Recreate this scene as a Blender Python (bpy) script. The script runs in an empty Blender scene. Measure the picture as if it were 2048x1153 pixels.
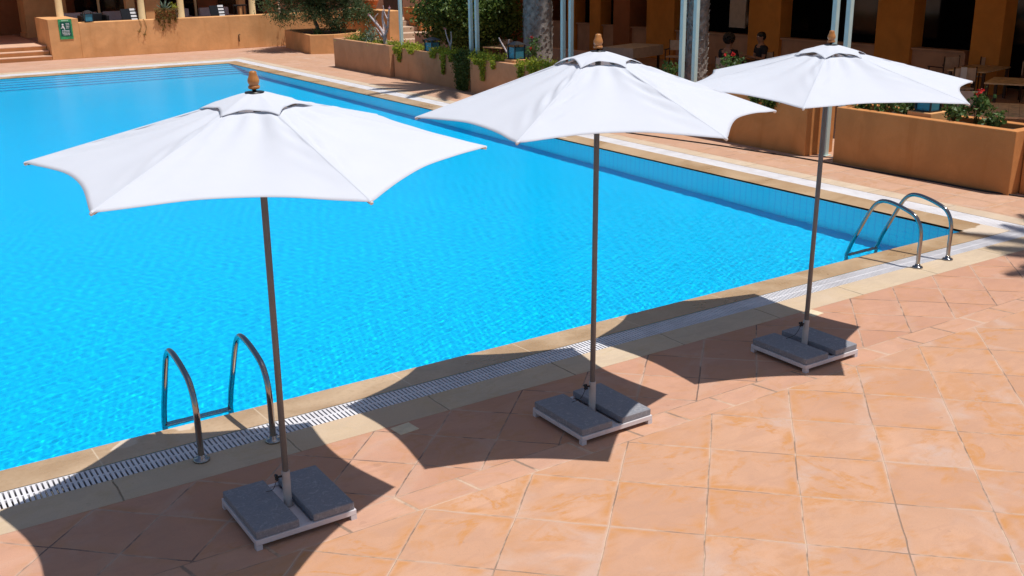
import bpy, math, random
import numpy as np
from mathutils import Vector, Matrix, Euler
random.seed(7); rng = np.random.default_rng(7)
sc = bpy.context.scene
R = math.radians
# ------------------------------------------------------------------ camera
cam = bpy.data.cameras.new("camera"); camo = bpy.data.objects.new("camera", cam)
sc.collection.objects.link(camo); sc.camera = camo
yaw, pitch, roll = 0.9919488394, 0.3113847373, -0.0149129670
fw = Vector((math.cos(yaw)*math.cos(pitch), math.sin(yaw)*math.cos(pitch), -math.sin(pitch)))
rt = Vector((math.sin(yaw), -math.cos(yaw), 0)); up = rt.cross(fw)
r2 = math.cos(roll)*rt + math.sin(roll)*up; u2 = -math.sin(roll)*rt + math.cos(roll)*up
m = Matrix((r2, u2, -fw)).transposed().to_4x4(); m.translation = Vector((-12.07854, -7.71513, 3.5))
camo.matrix_world = m
cam.sensor_width = 36; cam.lens = 36*2078.53/2048; cam.clip_end = 2000; cam.clip_start = .05
# ------------------------------------------------------------------ world, sun, exposure
SUN = Vector((.176, -.256, 1)).normalized()
w = bpy.data.worlds.new("World"); sc.world = w; w.use_nodes = True
nt = w.node_tree; nt.nodes.clear()
sky = nt.nodes.new('ShaderNodeTexSky'); sky.sky_type = 'NISHITA'; sky.sun_disc = False
sky.sun_elevation = math.asin(SUN.z); sky.sun_rotation = math.atan2(SUN.x, SUN.y)
bg = nt.nodes.new('ShaderNodeBackground'); bg.inputs[1].default_value = .08
ow = nt.nodes.new('ShaderNodeOutputWorld')
nt.links.new(sky.outputs[0], bg.inputs[0]); nt.links.new(bg.outputs[0], ow.inputs[0])
sl = bpy.data.lights.new("sun", 'SUN'); sl.energy = 4.6; sl.angle = R(.5); sl.color = (1, .955, .89)
so = bpy.data.objects.new("sun", sl); sc.collection.objects.link(so)
so.rotation_euler = (-SUN).to_track_quat('-Z', 'Y').to_euler(); so.location = (0, 0, 30)
vs = sc.view_settings; vs.view_transform = 'Standard'; vs.look = 'None'; vs.gamma = 1; vs.exposure = .0
sc.cycles.max_bounces = 10; sc.cycles.transparent_max_bounces = 12
# ------------------------------------------------------------------ node helpers
class NT:
    def __init__(s, name):
        s.mat = bpy.data.materials.new(name); s.mat.use_nodes = True
        s.t = s.mat.node_tree; s.t.nodes.clear()
        s.out = s.t.nodes.new('ShaderNodeOutputMaterial')
        s.b = s.t.nodes.new('ShaderNodeBsdfPrincipled')
        s.t.links.new(s.b.outputs[0], s.out.inputs[0])
    def n(s, typ, **kw):
        nd = s.t.nodes.new(typ)
        for k, v in kw.items(): setattr(nd, k, v)
        return nd
    def put(s, sock, v):
        if isinstance(v, bpy.types.NodeSocket): s.t.links.new(v, sock)
        else: sock.default_value = v
    def math(s, op, a, b=0.0, c=None):
        nd = s.n('ShaderNodeMath', operation=op); s.put(nd.inputs[0], a); s.put(nd.inputs[1], b)
        if c is not None: s.put(nd.inputs[2], c)
        return nd.outputs[0]
    def sstep(s, v, a, b, lo=0., hi=1.):
        nd = s.n('ShaderNodeMapRange', interpolation_type='SMOOTHSTEP')
        s.put(nd.inputs[0], v); s.put(nd.inputs[1], a); s.put(nd.inputs[2], b); s.put(nd.inputs[3], lo); s.put(nd.inputs[4], hi)
        return nd.outputs[0]
    def mix(s, f, a, b):
        nd = s.n('ShaderNodeMix', data_type='RGBA'); s.put(nd.inputs[0], f)
        for k, v in ((6, a), (7, b)):
            s.put(nd.inputs[k], v if isinstance(v, bpy.types.NodeSocket) else (*v[:3], 1))
        return nd.outputs[2]
    def noise(s, scale, detail=3., rough=.5, vec=None, dist=0.):
        nd = s.n('ShaderNodeTexNoise'); nd.inputs['Scale'].default_value = scale
        nd.inputs['Detail'].default_value = detail; nd.inputs['Roughness'].default_value = rough; nd.inputs['Distortion'].default_value = dist
        if vec is not None: s.t.links.new(vec, nd.inputs['Vector'])
        return nd.outputs[0]
    def pos(s): return s.n('ShaderNodeNewGeometry').outputs['Position']
    def obj(s): return s.n('ShaderNodeTexCoord').outputs['Object']
    def sep(s, v):
        nd = s.n('ShaderNodeSeparateXYZ'); s.t.links.new(v, nd.inputs[0]); return nd.outputs
    def scalev(s, v, sx, sy, sz):
        nd = s.n('ShaderNodeVectorMath', operation='MULTIPLY'); s.t.links.new(v, nd.inputs[0]); nd.inputs[1].default_value = (sx, sy, sz); return nd.outputs[0]
    def bump(s, h, strength=.3, dist=.01):
        nd = s.n('ShaderNodeBump'); nd.inputs['Strength'].default_value = strength; nd.inputs['Distance'].default_value = dist
        s.put(nd.inputs['Height'], h); s.t.links.new(nd.outputs[0], s.b.inputs['Normal']); return nd
    def setp(s, **kw):
        for k, v in kw.items(): s.put(s.b.inputs[k.replace('_', ' ')], v if not isinstance(v, tuple) else (*v[:3], 1))
        return s.mat

def plain(name, col, rough=.6, var=.15, scale=6., metallic=0., bump=0., bscale=60., spec=.4):
    s = NT(name); p = s.obj()
    a = s.noise(scale, 4., .6, p)
    c = s.mix(s.sstep(a, .3, .7), tuple(x*(1-var) for x in col), tuple(min(1, x*(1+var)) for x in col))
    s.setp(Base_Color=c, Roughness=rough, Metallic=metallic, Specular_IOR_Level=spec)
    if bump: s.bump(s.noise(bscale, 4., .6, p), bump, .01)
    return s.mat

def tile_mat(name, kx, ky, lx, ly, cx, cy, joint, col, stain, pale, stain_amt=1., dark_joint=(.25, .175, .13), pale_joint=(.56, .40, .29)):
    """joints at integers of a = kx*x+ky*y+cx and b = lx*x+ly*y+cy"""
    s = NT(name); P = s.pos(); X, Y, Z = s.sep(P)
    wob = s.math('MULTIPLY', s.math('SUBTRACT', s.noise(2.3, 3., .5, P), .5), .04)
    wob2 = s.math('MULTIPLY', s.math('SUBTRACT', s.noise(2.9, 2., .5, P, .3), .5), .035)
    def lin(k, l, c, wv): return s.math('ADD', s.math('ADD', s.math('MULTIPLY', X, k), s.math('MULTIPLY_ADD', Y, l, c)), wv)
    a = lin(kx, ky, cx, wob); b = lin(lx, ly, cy, wob2)
    fa = s.math('FRACT', a); fb = s.math('FRACT', b)
    da = s.math('MINIMUM', fa, s.math('SUBTRACT', 1., fa)); db = s.math('MINIMUM', fb, s.math('SUBTRACT', 1., fb))
    d = s.math('MINIMUM', da, db)
    cell = s.n('ShaderNodeCombineXYZ'); s.put(cell.inputs[0], s.math('FLOOR', a)); s.put(cell.inputs[1], s.math('FLOOR', b))
    wn = s.n('ShaderNodeTexWhiteNoise', noise_dimensions='3D'); s.t.links.new(cell.outputs[0], wn.inputs[0])
    # per-tile offset noise so the staining does not run through the joints
    off = s.n('ShaderNodeVectorMath', operation='MULTIPLY_ADD'); s.t.links.new(wn.outputs['Color'], off.inputs[0]); off.inputs[1].default_value = (37, 37, 37); s.t.links.new(P, off.inputs[2])
    O = off.outputs[0]
    n1 = s.noise(1.9, 4., .6, O, 1.0); n2 = s.noise(1.25, 7., .62, s.scalev(O, 1., 1.5, 1.), .7); n3 = s.noise(1.1, 3., .5, P, .6); n4 = s.noise(45., 4., .7, P); n6 = s.noise(160., 2., .6, P)
    Ostr = s.scalev(O, 1., 2.6, 1.); n5 = s.noise(3.2, 6., .65, Ostr, .8)
    c = s.mix(s.sstep(n1, .3, .7), tuple(x*.95 for x in col), tuple(x*1.07 for x in col))
    c = s.mix(s.math('MULTIPLY', wn.outputs['Value'], .55), c, (col[0]*.88, col[1]*.79, col[2]*.73))
    c = s.mix(s.math('MULTIPLY', s.sstep(n5, .46, .62), .48), c, (col[0]*.86, col[1]*.84, col[2]*.86))
    # orange water stains: broad soft tide bands and bands hugging the joints
    vein = s.math('SUBTRACT', 1., s.sstep(s.math('ABSOLUTE', s.math('SUBTRACT', n2, .5)), .0, .038))
    vein = s.math('MAXIMUM', vein, s.math('MULTIPLY', s.sstep(n2, .5, .62), .45))
    edge = s.math('MULTIPLY', s.math('MULTIPLY', s.sstep(d, .03, .2, 1., 0.), s.sstep(d, .0, .05)), s.sstep(n1, .42, .60))
    st = s.math('MULTIPLY', s.math('MAXIMUM', s.math('MULTIPLY', vein, s.sstep(n3, .42, .58)), edge), 1.0*stain_amt)
    st = s.math('MULTIPLY', st, s.sstep(n5, .3, .62, .15, 1.))
    c = s.mix(s.math('MINIMUM', st, 1.), c, stain)
    pn = s.math('ADD', s.noise(1.3, 4., .55, O, .9), s.sstep(db, .0, .28, .10, 0.))
    c = s.mix(s.math('MULTIPLY', s.math('MULTIPLY', s.sstep(pn, .57, .72), s.sstep(n5, .3, .6, .35, 1.)), .6*stain_amt), c, pale)
    c = s.mix(s.math('MULTIPLY', s.sstep(n4, .45, .8), .22), c, tuple(x*.74 for x in col))
    c = s.mix(s.math('MULTIPLY', s.sstep(n6, .55, .75), .42), c, tuple(x*.62 for x in col))
    c = s.mix(s.math('MULTIPLY', s.sstep(n6, .45, .25), .15), c, tuple(min(.8,x*1.3) for x in col))
    scr = s.noise(11., 5., .75, P, 1.8); c = s.mix(s.math('MULTIPLY', s.sstep(scr, .58, .68), .38), c, tuple(x*.78 for x in col))
    spots = s.sstep(s.noise(7., 2., .4, P), .755, .775)
    c = s.mix(s.math('MULTIPLY', spots, .4*stain_amt), c, tuple(x*.5 for x in col))
    jn = s.noise(1.7, 4., .7, P)
    dj = s.math('ADD', d, s.math('MULTIPLY', s.math('SUBTRACT', s.noise(38., 3., .7, P), .5), joint*1.1))
    jm = s.sstep(dj, joint*.35, joint*1.15, 1., 0.)
    jc = s.mix(s.sstep(jn, .42, .56), dark_joint, pale_joint)
    jm2 = s.math('MULTIPLY', jm, s.sstep(s.noise(5., 3., .6, P), .25, .45, .25, .95))
    rim = s.math('MULTIPLY', s.sstep(d, joint, joint*3.2, 1., 0.), s.sstep(jn, .5, .62, 0., .35))
    c = s.mix(rim, c, pale)
    c = s.mix(jm2, c, jc)
    s.setp(Base_Color=c, Roughness=s.sstep(n1, .2, .8, .62, .85), Specular_IOR_Level=.25)
    h = s.math('ADD', s.math('MULTIPLY', jm, -.6), s.math('ADD', s.math('MULTIPLY', n4, .16), s.math('MULTIPLY', wn.outputs['Value'], .0)))
    s.bump(h, .6, .012)
    return s.mat

def stucco(name, col, streak=.25):
    s = NT(name); P = s.pos(); Q = s.scalev(P, 1, 1, .25)
    a = s.noise(1.3, 5., .6, P, .5); b = s.noise(2.2, 5., .65, Q, .4); f = s.noise(38., 5., .7, P)
    c = s.mix(s.sstep(a, .3, .7), tuple(x*.88 for x in col), tuple(min(.9, x*1.1) for x in col))
    c = s.mix(s.math('MULTIPLY', s.sstep(b, .5, .75), streak*1.6), c, (col[0]*.72, col[1]*.6, col[2]*.45))
    Z = s.sep(P)[2]
    c = s.mix(s.math('MULTIPLY', s.sstep(f, .5, .8), .22), c, tuple(x*.7 for x in col))
    s.setp(Base_Color=c, Roughness=.88, Specular_IOR_Level=.2)
    s.bump(s.math('ADD', s.math('MULTIPLY', f, .5), s.noise(9., 3., .5, P)), .35, .012)
    return s.mat

def leaf_mat(name, c1, c2, trans=.35, rough=.5):
    s = NT(name); P = s.pos()
    oi = s.n('ShaderNodeNewGeometry').outputs['Random Per Island']
    c = s.mix(oi, c1, c2); c = s.mix(s.math('MULTIPLY', s.sstep(s.noise(1.6, 3., .5, P), .4, .7), .5), c, tuple(x*.6 for x in c1))
    s.setp(Base_Color=c, Roughness=rough, Specular_IOR_Level=.35)
    tr = s.n('ShaderNodeBsdfTranslucent'); s.t.links.new(c, tr.inputs[0])
    mx = s.n('ShaderNodeMixShader'); mx.inputs[0].default_value = trans
    s.t.links.new(s.b.outputs[0], mx.inputs[1]); s.t.links.new(tr.outputs[0], mx.inputs[2]); s.t.links.new(mx.outputs[0], s.out.inputs[0])
    return s.mat
# ------------------------------------------------------------------ mesh helpers
class MB:
    def __init__(s): s.v = []; s.f = []; s.sm = []
    def add(s, vs, fs, smooth=False):
        o = len(s.v); s.v += [tuple(x) for x in vs]; s.f += [tuple(i+o for i in f) for f in fs]; s.sm += [smooth]*len(fs); return s
    def box(s, x0, y0, z0, x1, y1, z1):
        return s.add([(x0,y0,z0),(x1,y0,z0),(x1,y1,z0),(x0,y1,z0),(x0,y0,z1),(x1,y0,z1),(x1,y1,z1),(x0,y1,z1)],
              [(0,3,2,1),(4,5,6,7),(0,1,5,4),(1,2,6,5),(2,3,7,6),(3,0,4,7)])
    def prism(s, pts, z0, z1):
        n = len(pts)
        return s.add([(x,y,z0) for x,y in pts]+[(x,y,z1) for x,y in pts],
              [tuple(range(n-1,-1,-1)), tuple(range(n,2*n))]+[(i,(i+1)%n,n+(i+1)%n,n+i) for i in range(n)])
    def lathe(s, prof, c=(0,0), seg=24, smooth=True):
        vs = []; fs = []
        for r, z in prof:
            for k in range(seg):
                a = 2*math.pi*k/seg; vs.append((c[0]+r*math.cos(a), c[1]+r*math.sin(a), z))
        for i in range(len(prof)-1):
            for k in range(seg):
                k2 = (k+1)%seg; fs.append((i*seg+k, i*seg+k2, (i+1)*seg+k2, (i+1)*seg+k))
        fs.append(tuple(range(seg-1,-1,-1))); L = (len(prof)-1)*seg; fs.append(tuple(range(L, L+seg)))
        return s.add(vs, fs, smooth)
    def tube(s, path, r, seg=12, smooth=True):
        path = [Vector(p) for p in path]; n = len(path)
        rs = r if isinstance(r, (list, tuple)) else [r]*n
        vs = []; fs = []; ref = None
        for i, p in enumerate(path):
            t = (path[min(i+1,n-1)]-path[max(i-1,0)]).normalized()
            if ref is None: ref = t.orthogonal().normalized()
            ref = (ref-t*ref.dot(t)).normalized(); b = t.cross(ref)
            for k in range(seg):
                a = 2*math.pi*k/seg; vs.append(p+rs[i]*(math.cos(a)*ref+math.sin(a)*b))
        for i in range(n-1):
            for k in range(seg):
                k2 = (k+1)%seg; fs.append((i*seg+k, i*seg+k2, (i+1)*seg+k2, (i+1)*seg+k))
        fs.append(tuple(range(seg-1,-1,-1))); fs.append(tuple(range((n-1)*seg, n*seg)))
        return s.add(vs, fs, smooth)
    def ball(s, c, r, seg=12, rings=8):
        rx = r if isinstance(r, tuple) else (r, r, r); vs=[]; fs=[]
        for i in range(rings+1):
            th = math.pi*i/rings
            for k in range(seg):
                a = 2*math.pi*k/seg; vs.append((c[0]+rx[0]*math.sin(th)*math.cos(a), c[1]+rx[1]*math.sin(th)*math.sin(a), c[2]-rx[2]*math.cos(th)))
        for i in range(rings):
            for k in range(seg): fs.append((i*seg+k, i*seg+(k+1)%seg, (i+1)*seg+(k+1)%seg, (i+1)*seg+k))
        return s.add(vs, fs, True)
    def build(s, name, mat, parent=None, bevel=0., loc=None, solid=0., mats=None):
        me = bpy.data.meshes.new(name); me.from_pydata(s.v, [], s.f); me.validate()
        me.polygons.foreach_set('use_smooth', s.sm[:len(me.polygons)] if len(s.sm) >= len(me.polygons) else [False]*len(me.polygons))
        me.materials.append(mat); me.update()
        o = bpy.data.objects.new(name, me); sc.collection.objects.link(o)
        if parent is not None: o.parent = parent
        if loc is not None: o.location = loc
        if solid:
            md = o.modifiers.new('solid', 'SOLIDIFY'); md.thickness = solid; md.offset = 0
        if bevel:
            md = o.modifiers.new('bevel', 'BEVEL'); md.width = bevel; md.segments = 2; md.limit_method = 'ANGLE'; md.angle_limit = R(40)
        return o
def npmesh(name, V, F, mat, parent=None, smooth=False):
    me = bpy.data.meshes.new(name); me.from_pydata(V.tolist() if hasattr(V,'tolist') else V, [], F.tolist() if hasattr(F,'tolist') else F)
    if smooth: me.polygons.foreach_set('use_smooth', [True]*len(me.polygons))
    me.materials.append(mat); me.update()
    o = bpy.data.objects.new(name, me); sc.collection.objects.link(o)
    if parent is not None: o.parent = parent
    return o
def tag(o, label, cat, group=None):
    o['label'] = label; o['category'] = cat
    if group: o['group'] = group
    return o
def struct(o, kind='structure'):
    o['kind'] = kind; return o
def thing(name, label, cat, loc=(0,0,0), rz=0., group=None):
    o = bpy.data.objects.new(name, None); sc.collection.objects.link(o); o.empty_display_size = .2
    o.location = loc; o.rotation_euler = (0,0,rz); return tag(o, label, cat, group)
def dup(root, loc, rz=0., label=None, group=None):
    r = root.copy(); sc.collection.objects.link(r); r.location = loc; r.rotation_euler = (0,0,rz)
    if label: r['label'] = label
    if group: r['group'] = group
    def rec(src, dst):
        for ch in list(src.children):
            c = ch.copy(); sc.collection.objects.link(c); c.parent = dst; rec(ch, c)
    rec(root, r); return r
def leaves(cent, size, asp=.5, droop=0., seed=0, curl=.25):
    """leaf quads (two bent halves) at the given centres: arrays V, F"""
    g = np.random.default_rng(seed); n = len(cent); cent = np.asarray(cent, float)
    d = g.normal(size=(n,3)); d[:,2] -= droop; d /= np.linalg.norm(d,axis=1)[:,None]
    e = g.normal(size=(n,3)); e -= d*(e*d).sum(1)[:,None]; e /= np.linalg.norm(e,axis=1)[:,None]
    nn = np.cross(d, e); L = size*g.uniform(.6,1.3,n)[:,None]; W = L*asp*.5
    a = cent-d*L*.5; b = cent+d*L*.5-nn*L*curl*.3
    l = cent+e*W+nn*W*curl; r = cent-e*W+nn*W*curl
    V = np.stack([a,l,b,r],1).reshape(-1,3)
    i = np.arange(n)*4; F = np.concatenate([np.stack([i,i+1,i+2],1), np.stack([i,i+2,i+3],1)])
    return V, F
def clumps(c, rad, ncl, nper, spread, seed=0, shell=.55):
    g = np.random.default_rng(seed); u = g.normal(size=(ncl,3)); u /= np.linalg.norm(u,axis=1)[:,None]
    rr = g.uniform(shell,1,ncl)[:,None]; cc = np.array(c)+u*rr*np.array(rad)
    p = np.repeat(cc,nper,0)+g.normal(size=(ncl*nper,3))*spread*np.repeat(g.uniform(.6,1.3,ncl),nper)[:,None]
    return p
def smooth_path(pts, n=8):
    pts = [Vector(p) for p in pts]; out = []
    for i in range(len(pts)-1):
        p0 = pts[max(i-1,0)]; p1 = pts[i]; p2 = pts[i+1]; p3 = pts[min(i+2,len(pts)-1)]
        for k in range(n):
            t = k/n; out.append(.5*((2*p1)+(-p0+p2)*t+(2*p0-5*p1+4*p2-p3)*t*t+(-p0+3*p1-3*p2+p3)*t**3))
    out.append(pts[-1]); return out
# ------------------------------------------------------------------ materials
M = {}
TER = (.525,.308,.203)
q = .43
M['tile_big'] = tile_mat('terracotta_large', .5/.432, .5/.43, .5/.432, -.5/.43, (8.37)*.5/.432+2.27*.5/.43, (8.37)*.5/.432-2.27*.5/.43, .0095, TER, (.50,.235,.085), (.52,.385,.33), 1.)
M['tile_near'] = tile_mat('terracotta_diagonal', 1/.691, 1/.67, 1/.691, -1/.67, 8.29/.691+1.0/.67, 8.29/.691-1.0/.67, .015, (.51,.285,.195), (.47,.235,.11), (.53,.38,.31), .6, (.17,.115,.09), (.50,.35,.26))
M['strip'] = tile_mat('terracotta_border', 1/.483, .45, 0, 1/.25, 9.31/.483+.95, 2.265/.25, .03, (.54,.315,.22), (.48,.25,.12), (.55,.40,.33), .5)
M['tile_side'] = tile_mat('terracotta_side', 0, 1/.72, 1/.5, 0, .25, .7, .014, (.53,.325,.225), (.45,.24,.12), (.53,.40,.33), .7)
M['tile_far'] = tile_mat('terracotta_far', .5/.432, .5/.43, .5/.432, -.5/.43, .2, .4, .014, (.53,.325,.235), (.48,.25,.12), (.53,.39,.33), .6)
M['stone'] = tile_mat('cream_limestone', 1/1.27, .0, 0, .0, .55, .5, .006, (.56,.445,.32), (.50,.37,.21), (.60,.50,.40), .5, (.2,.15,.1), (.3,.24,.16))
M['stone_side'] = tile_mat('cream_limestone_side', 0, 1/1.27, .0, 0, .3, .5, .006, (.57,.46,.35), (.50,.37,.22), (.60,.50,.40), .5, (.2,.15,.1), (.3,.24,.16))
M['stucco'] = stucco('orange_stucco', (.53,.225,.078))
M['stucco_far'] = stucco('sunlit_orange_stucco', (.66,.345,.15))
M['stucco_rest'] = stucco('ochre_stucco', (.62,.25,.055), .1)
M['stucco_pink'] = stucco('pinkish_stucco', (.50,.255,.135))
M['stucco_mid'] = stucco('tan_stucco', (.50,.29,.19), .1)
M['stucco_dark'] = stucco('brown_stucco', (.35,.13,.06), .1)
M['cream'] = plain('cream_paint', (.72,.52,.27), .6, .06, 3)
M['soil'] = plain('planter_soil', (.06,.04,.028), .95, .4, 20, bump=.6)
M['post'] = plain('pale_painted_steel', (.50,.62,.60), .3, .05, 5)  # reflected sky put into the whitish paint as a blue-green tint
M['canvas_chair'] = plain('beige_canvas', (.60,.46,.36), .8, .1, 8)
M['wood'] = plain('teak_slats', (.60,.42,.24), .5, .25, 7)
M['darkwood'] = plain('dark_wood', (.06,.03,.018), .5, .2, 9)
M['black'] = plain('black_metal', (.012,.012,.014), .4, .1, 9)
M['channel'] = plain('drain_channel', (.10,.095,.09), .7, .2, 9)
M['dark_glass'] = plain('dark_glazing', (.006,.006,.008), .08, .1, 2, spec=.4)
M['blueglass'] = plain('blue_glass', (.05,.20,.27), .15, .1, 8)
M['cloth'] = plain('grey_tablecloth', (.55,.45,.38), .85, .08, 6)
M['sofa'] = plain('grey_upholstery', (.55,.49,.50), .9, .08, 6)
M['white'] = plain('white_fabric', (.72,.72,.74), .8, .04, 5)
M['roof'] = plain('roof_plaster', (.30,.17,.09), .9, .1, 2)
M['terracotta'] = plain('terracotta_pot', (.46,.14,.05), .8, .15, 8)
M['skin'] = plain('skin', (.33,.17,.11), .5, .06, 12)
M['shirt'] = plain('navy_cloth', (.012,.014,.022), .85, .1, 12)
M['hair'] = plain('dark_hair', (.008,.006,.005), .5, .2, 60)
M['trousers'] = plain('dark_trousers', (.02,.018,.02), .85, .1, 12)
M['rubber'] = plain('cable_rubber', (.03,.02,.018), .6, .1, 12)
M['taupe'] = plain('taupe_powder_coat', (.165,.165,.17), .35, .06, 14)
M['sleeve'] = plain('pale_taupe_coat', (.40,.365,.35), .42, .06, 14)
M['frame'] = plain('white_powder_coat', (.62,.58,.60), .4, .06, 14)
s = NT('finial_wood'); P = s.obj()
M['finial'] = s.setp(Base_Color=s.mix(s.sstep(s.noise(25, 4, .6, s.scalev(P,1,1,.25)), .3, .7), (.33,.12,.028), (.46,.20,.055)), Roughness=.35)
s = NT('grey_slab'); P = s.pos()
sc1 = s.sstep(s.noise(16, 6, .8, P, 2.2), .50, .66); sc2 = s.sstep(s.noise(90, 3, .6, P), .45, .75)
M['slab'] = s.setp(Base_Color=s.mix(s.math('MULTIPLY', sc2, .5), s.mix(s.math('MULTIPLY', sc1, .55), (.215,.22,.25), (.42,.42,.44)), (.14,.145,.16)), Roughness=.8)
s.bump(s.noise(120, 4, .7, P), .4, .004)
s = NT('stainless_steel'); M['steel'] = s.setp(Base_Color=(.35,.34,.335), Metallic=1., Roughness=s.sstep(s.noise(30,3,.6,s.obj()), .3, .7, .07, .16))
# canvas: woven white cloth that lets a little light through
s = NT('white_canvas'); P = s.obj()
cc = s.mix(s.sstep(s.noise(3, 4, .6, P), .3, .7), (.70,.735,.82), (.72,.755,.84))
s.setp(Base_Color=cc, Roughness=.85, Specular_IOR_Level=.15); s.bump(s.math('ADD', s.noise(500, 2, .5, P), s.math('MULTIPLY', s.noise(5, 3, .5, s.scalev(P,1,1,1), .8), 1.2)), .18, .004)
tr = s.n('ShaderNodeBsdfTranslucent'); tr.inputs[0].default_value = (.72,.69,.66,1)
mx = s.n('ShaderNodeMixShader'); mx.inputs[0].default_value = .27
s.t.links.new(s.b.outputs[0], mx.inputs[1]); s.t.links.new(tr.outputs[0], mx.inputs[2]); s.t.links.new(mx.outputs[0], s.out.inputs[0])
M['canvas'] = s.mat
# wet coping
s = NT('wet_coping_stone'); P = s.pos(); X, Y, Z = s.sep(P)
n = s.noise(1.1, 5, .6, P, .6); f = s.noise(26, 4, .7, P)
wet = s.mix(s.sstep(n, .32, .68), (.38,.25,.14), (.52,.375,.24)); wet = s.mix(s.math('MULTIPLY', s.sstep(f, .45, .8), .35), wet, (.24,.14,.06))
dry = s.mix(f, (.56,.45,.34), (.60,.50,.40))
corner = s.math('MINIMUM', s.math('ADD', X, s.math('MULTIPLY', s.noise(3, 4, .6, P), .5)), s.math('SUBTRACT', s.math('MULTIPLY', s.noise(2.5, 4, .6, P, .4), .55), Y))
dm = s.sstep(corner, .20, .24)
patch = s.math('MULTIPLY', s.sstep(s.noise(.9, 4, .55, P, .8), .66, .69), 1.)
dm = s.math('MAXIMUM', dm, patch)
fj = s.math('FRACT', s.math('ADD', s.math('MULTIPLY', X, 1/1.27), .55)); jx = s.sstep(s.math('MINIMUM', fj, s.math('SUBTRACT', 1., fj)), .002, .006, 1., 0.)
jx = s.math('MULTIPLY', jx, s.sstep(Y, -.02, .02, 1., 0.))
c = s.mix(dm, wet, dry); c = s.mix(s.math('MULTIPLY', jx, .7), c, (.62,.5,.36))
M['coping'] = s.setp(Base_Color=c, Roughness=s.math('ADD', s.math('MULTIPLY', dm, .45), s.sstep(n, .2, .8, .22, .42)), Specular_IOR_Level=.4)
s.bump(f, .15, .006)
# grating plastic
s = NT('white_grating_plastic'); P = s.pos()
M['grate'] = s.setp(Base_Color=s.mix(s.sstep(s.noise(3, 4, .6, P), .35, .7), (.70,.69,.72), (.60,.58,.60)), Roughness=.5)
# pool tiles
s = NT('blue_pool_tile'); P = s.pos(); X, Y, Z = s.sep(P)
def fr(v, k): 
    a = s.math('FRACT', s.math('MULTIPLY', v, k)); return s.math('MINIMUM', a, s.math('SUBTRACT', 1., a))
Ng = s.sep(s.n('ShaderNodeNewGeometry').outputs['True Normal'])
horiz = s.sstep(s.math('ABSOLUTE', Ng[2]), .4, .6)
xface = s.sstep(s.math('ABSOLUTE', Ng[0]), .4, .6)
u = s.math('ADD', s.math('MULTIPLY', xface, Y), s.math('MULTIPLY', s.math('SUBTRACT', 1., xface), X))
jv = s.sstep(fr(u, 1/.125), .02, .06, 1., 0.); jz = s.sstep(fr(Z, 1/.25), .01, .03, 1., 0.)
wallj = s.math('MAXIMUM', jv, jz)
flj = s.math('MAXIMUM', s.sstep(fr(X, 4.), .01, .03, 1., 0.), s.sstep(fr(Y, 8.), .02, .05, 1., 0.))
j = s.math('ADD', s.math('MULTIPLY', horiz, s.math('MULTIPLY', flj, .5)), s.math('MULTIPLY', s.math('SUBTRACT', 1., horiz), wallj))
c = s.mix(horiz, (.002,.93,.98), s.mix(s.noise(.8, 3, .5, P), (.001,.56,.86), (.001,.61,.90)))
c = s.mix(s.math('MULTIPLY', j, .45), c, (.001,.40,.74))
M['pool'] = s.setp(Base_Color=c, Roughness=.5, Specular_IOR_Level=.04)
# water: refracting surface with wind ripples
s = NT('pool_water'); P = s.pos()
rf = s.n('ShaderNodeBsdfRefraction'); rf.inputs['Color'].default_value = (.93,.99,1,1); rf.inputs['Roughness'].default_value = 0.; rf.inputs['IOR'].default_value = 1.31
gl = s.n('ShaderNodeBsdfGlossy'); gl.inputs['Color'].default_value = (.8,.9,1,1); gl.inputs['Roughness'].default_value = .02
bp_ = s.n('ShaderNodeBump'); bp_.inputs['Strength'].default_value = .35; bp_.inputs['Distance'].default_value = .012
s.t.links.new(s.noise(24., 3, .6, P, .4), bp_.inputs['Height']); s.t.links.new(bp_.outputs[0], gl.inputs['Normal'])
fz = s.n('ShaderNodeFresnel'); fz.inputs['IOR'].default_value = 1.333
mx = s.n('ShaderNodeMixShader'); bf = s.n('ShaderNodeNewGeometry').outputs['Backfacing']
s.put(mx.inputs[0], s.math('MULTIPLY', fz.outputs[0], s.math('MULTIPLY_ADD', bf, .38, .62)))   # surface glare cut as by a polarising filter, full reflection from below
s.t.links.new(rf.outputs[0], mx.inputs[1]); s.t.links.new(gl.outputs[0], mx.inputs[2]); s.t.links.new(mx.outputs[0], s.out.inputs[0])
s.t.nodes.remove(s.b)
M['water'] = s.mat
M['olive'] = leaf_mat('olive_leaves', (.05,.095,.03), (.15,.21,.09))
M['hedge'] = leaf_mat('bougainvillea_leaves', (.05,.10,.02), (.17,.25,.05))
M['vine'] = leaf_mat('trailing_leaves', (.17,.25,.02), (.55,.56,.06), .45)
M['ivy'] = leaf_mat('ivy_leaves', (.05,.085,.015), (.12,.16,.03))
M['geranium'] = leaf_mat('geranium_leaves', (.05,.10,.02), (.12,.19,.05))
M['flower'] = leaf_mat('red_petals', (.55,.01,.012), (.75,.03,.02), .2)
M['lime'] = leaf_mat('lime_leaves', (.25,.30,.03), (.42,.42,.06))
M['aloe'] = leaf_mat('aloe_leaves', (.16,.24,.17), (.26,.33,.25), .1)
M['dry'] = leaf_mat('dry_stems', (.16,.09,.03), (.24,.20,.04))
M['frond'] = leaf_mat('palm_leaflets', (.05,.09,.03), (.09,.13,.05))
M['bark'] = plain('grey_bark', (.22,.18,.14), .9, .3, 12, bump=.8)
M['palm'] = plain('palm_boots', (.26,.23,.21), .9, .35, 7, bump=.8, bscale=30)
M['palebark'] = plain('pale_branches', (.42,.34,.33), .7, .2, 14, bump=.4)

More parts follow.
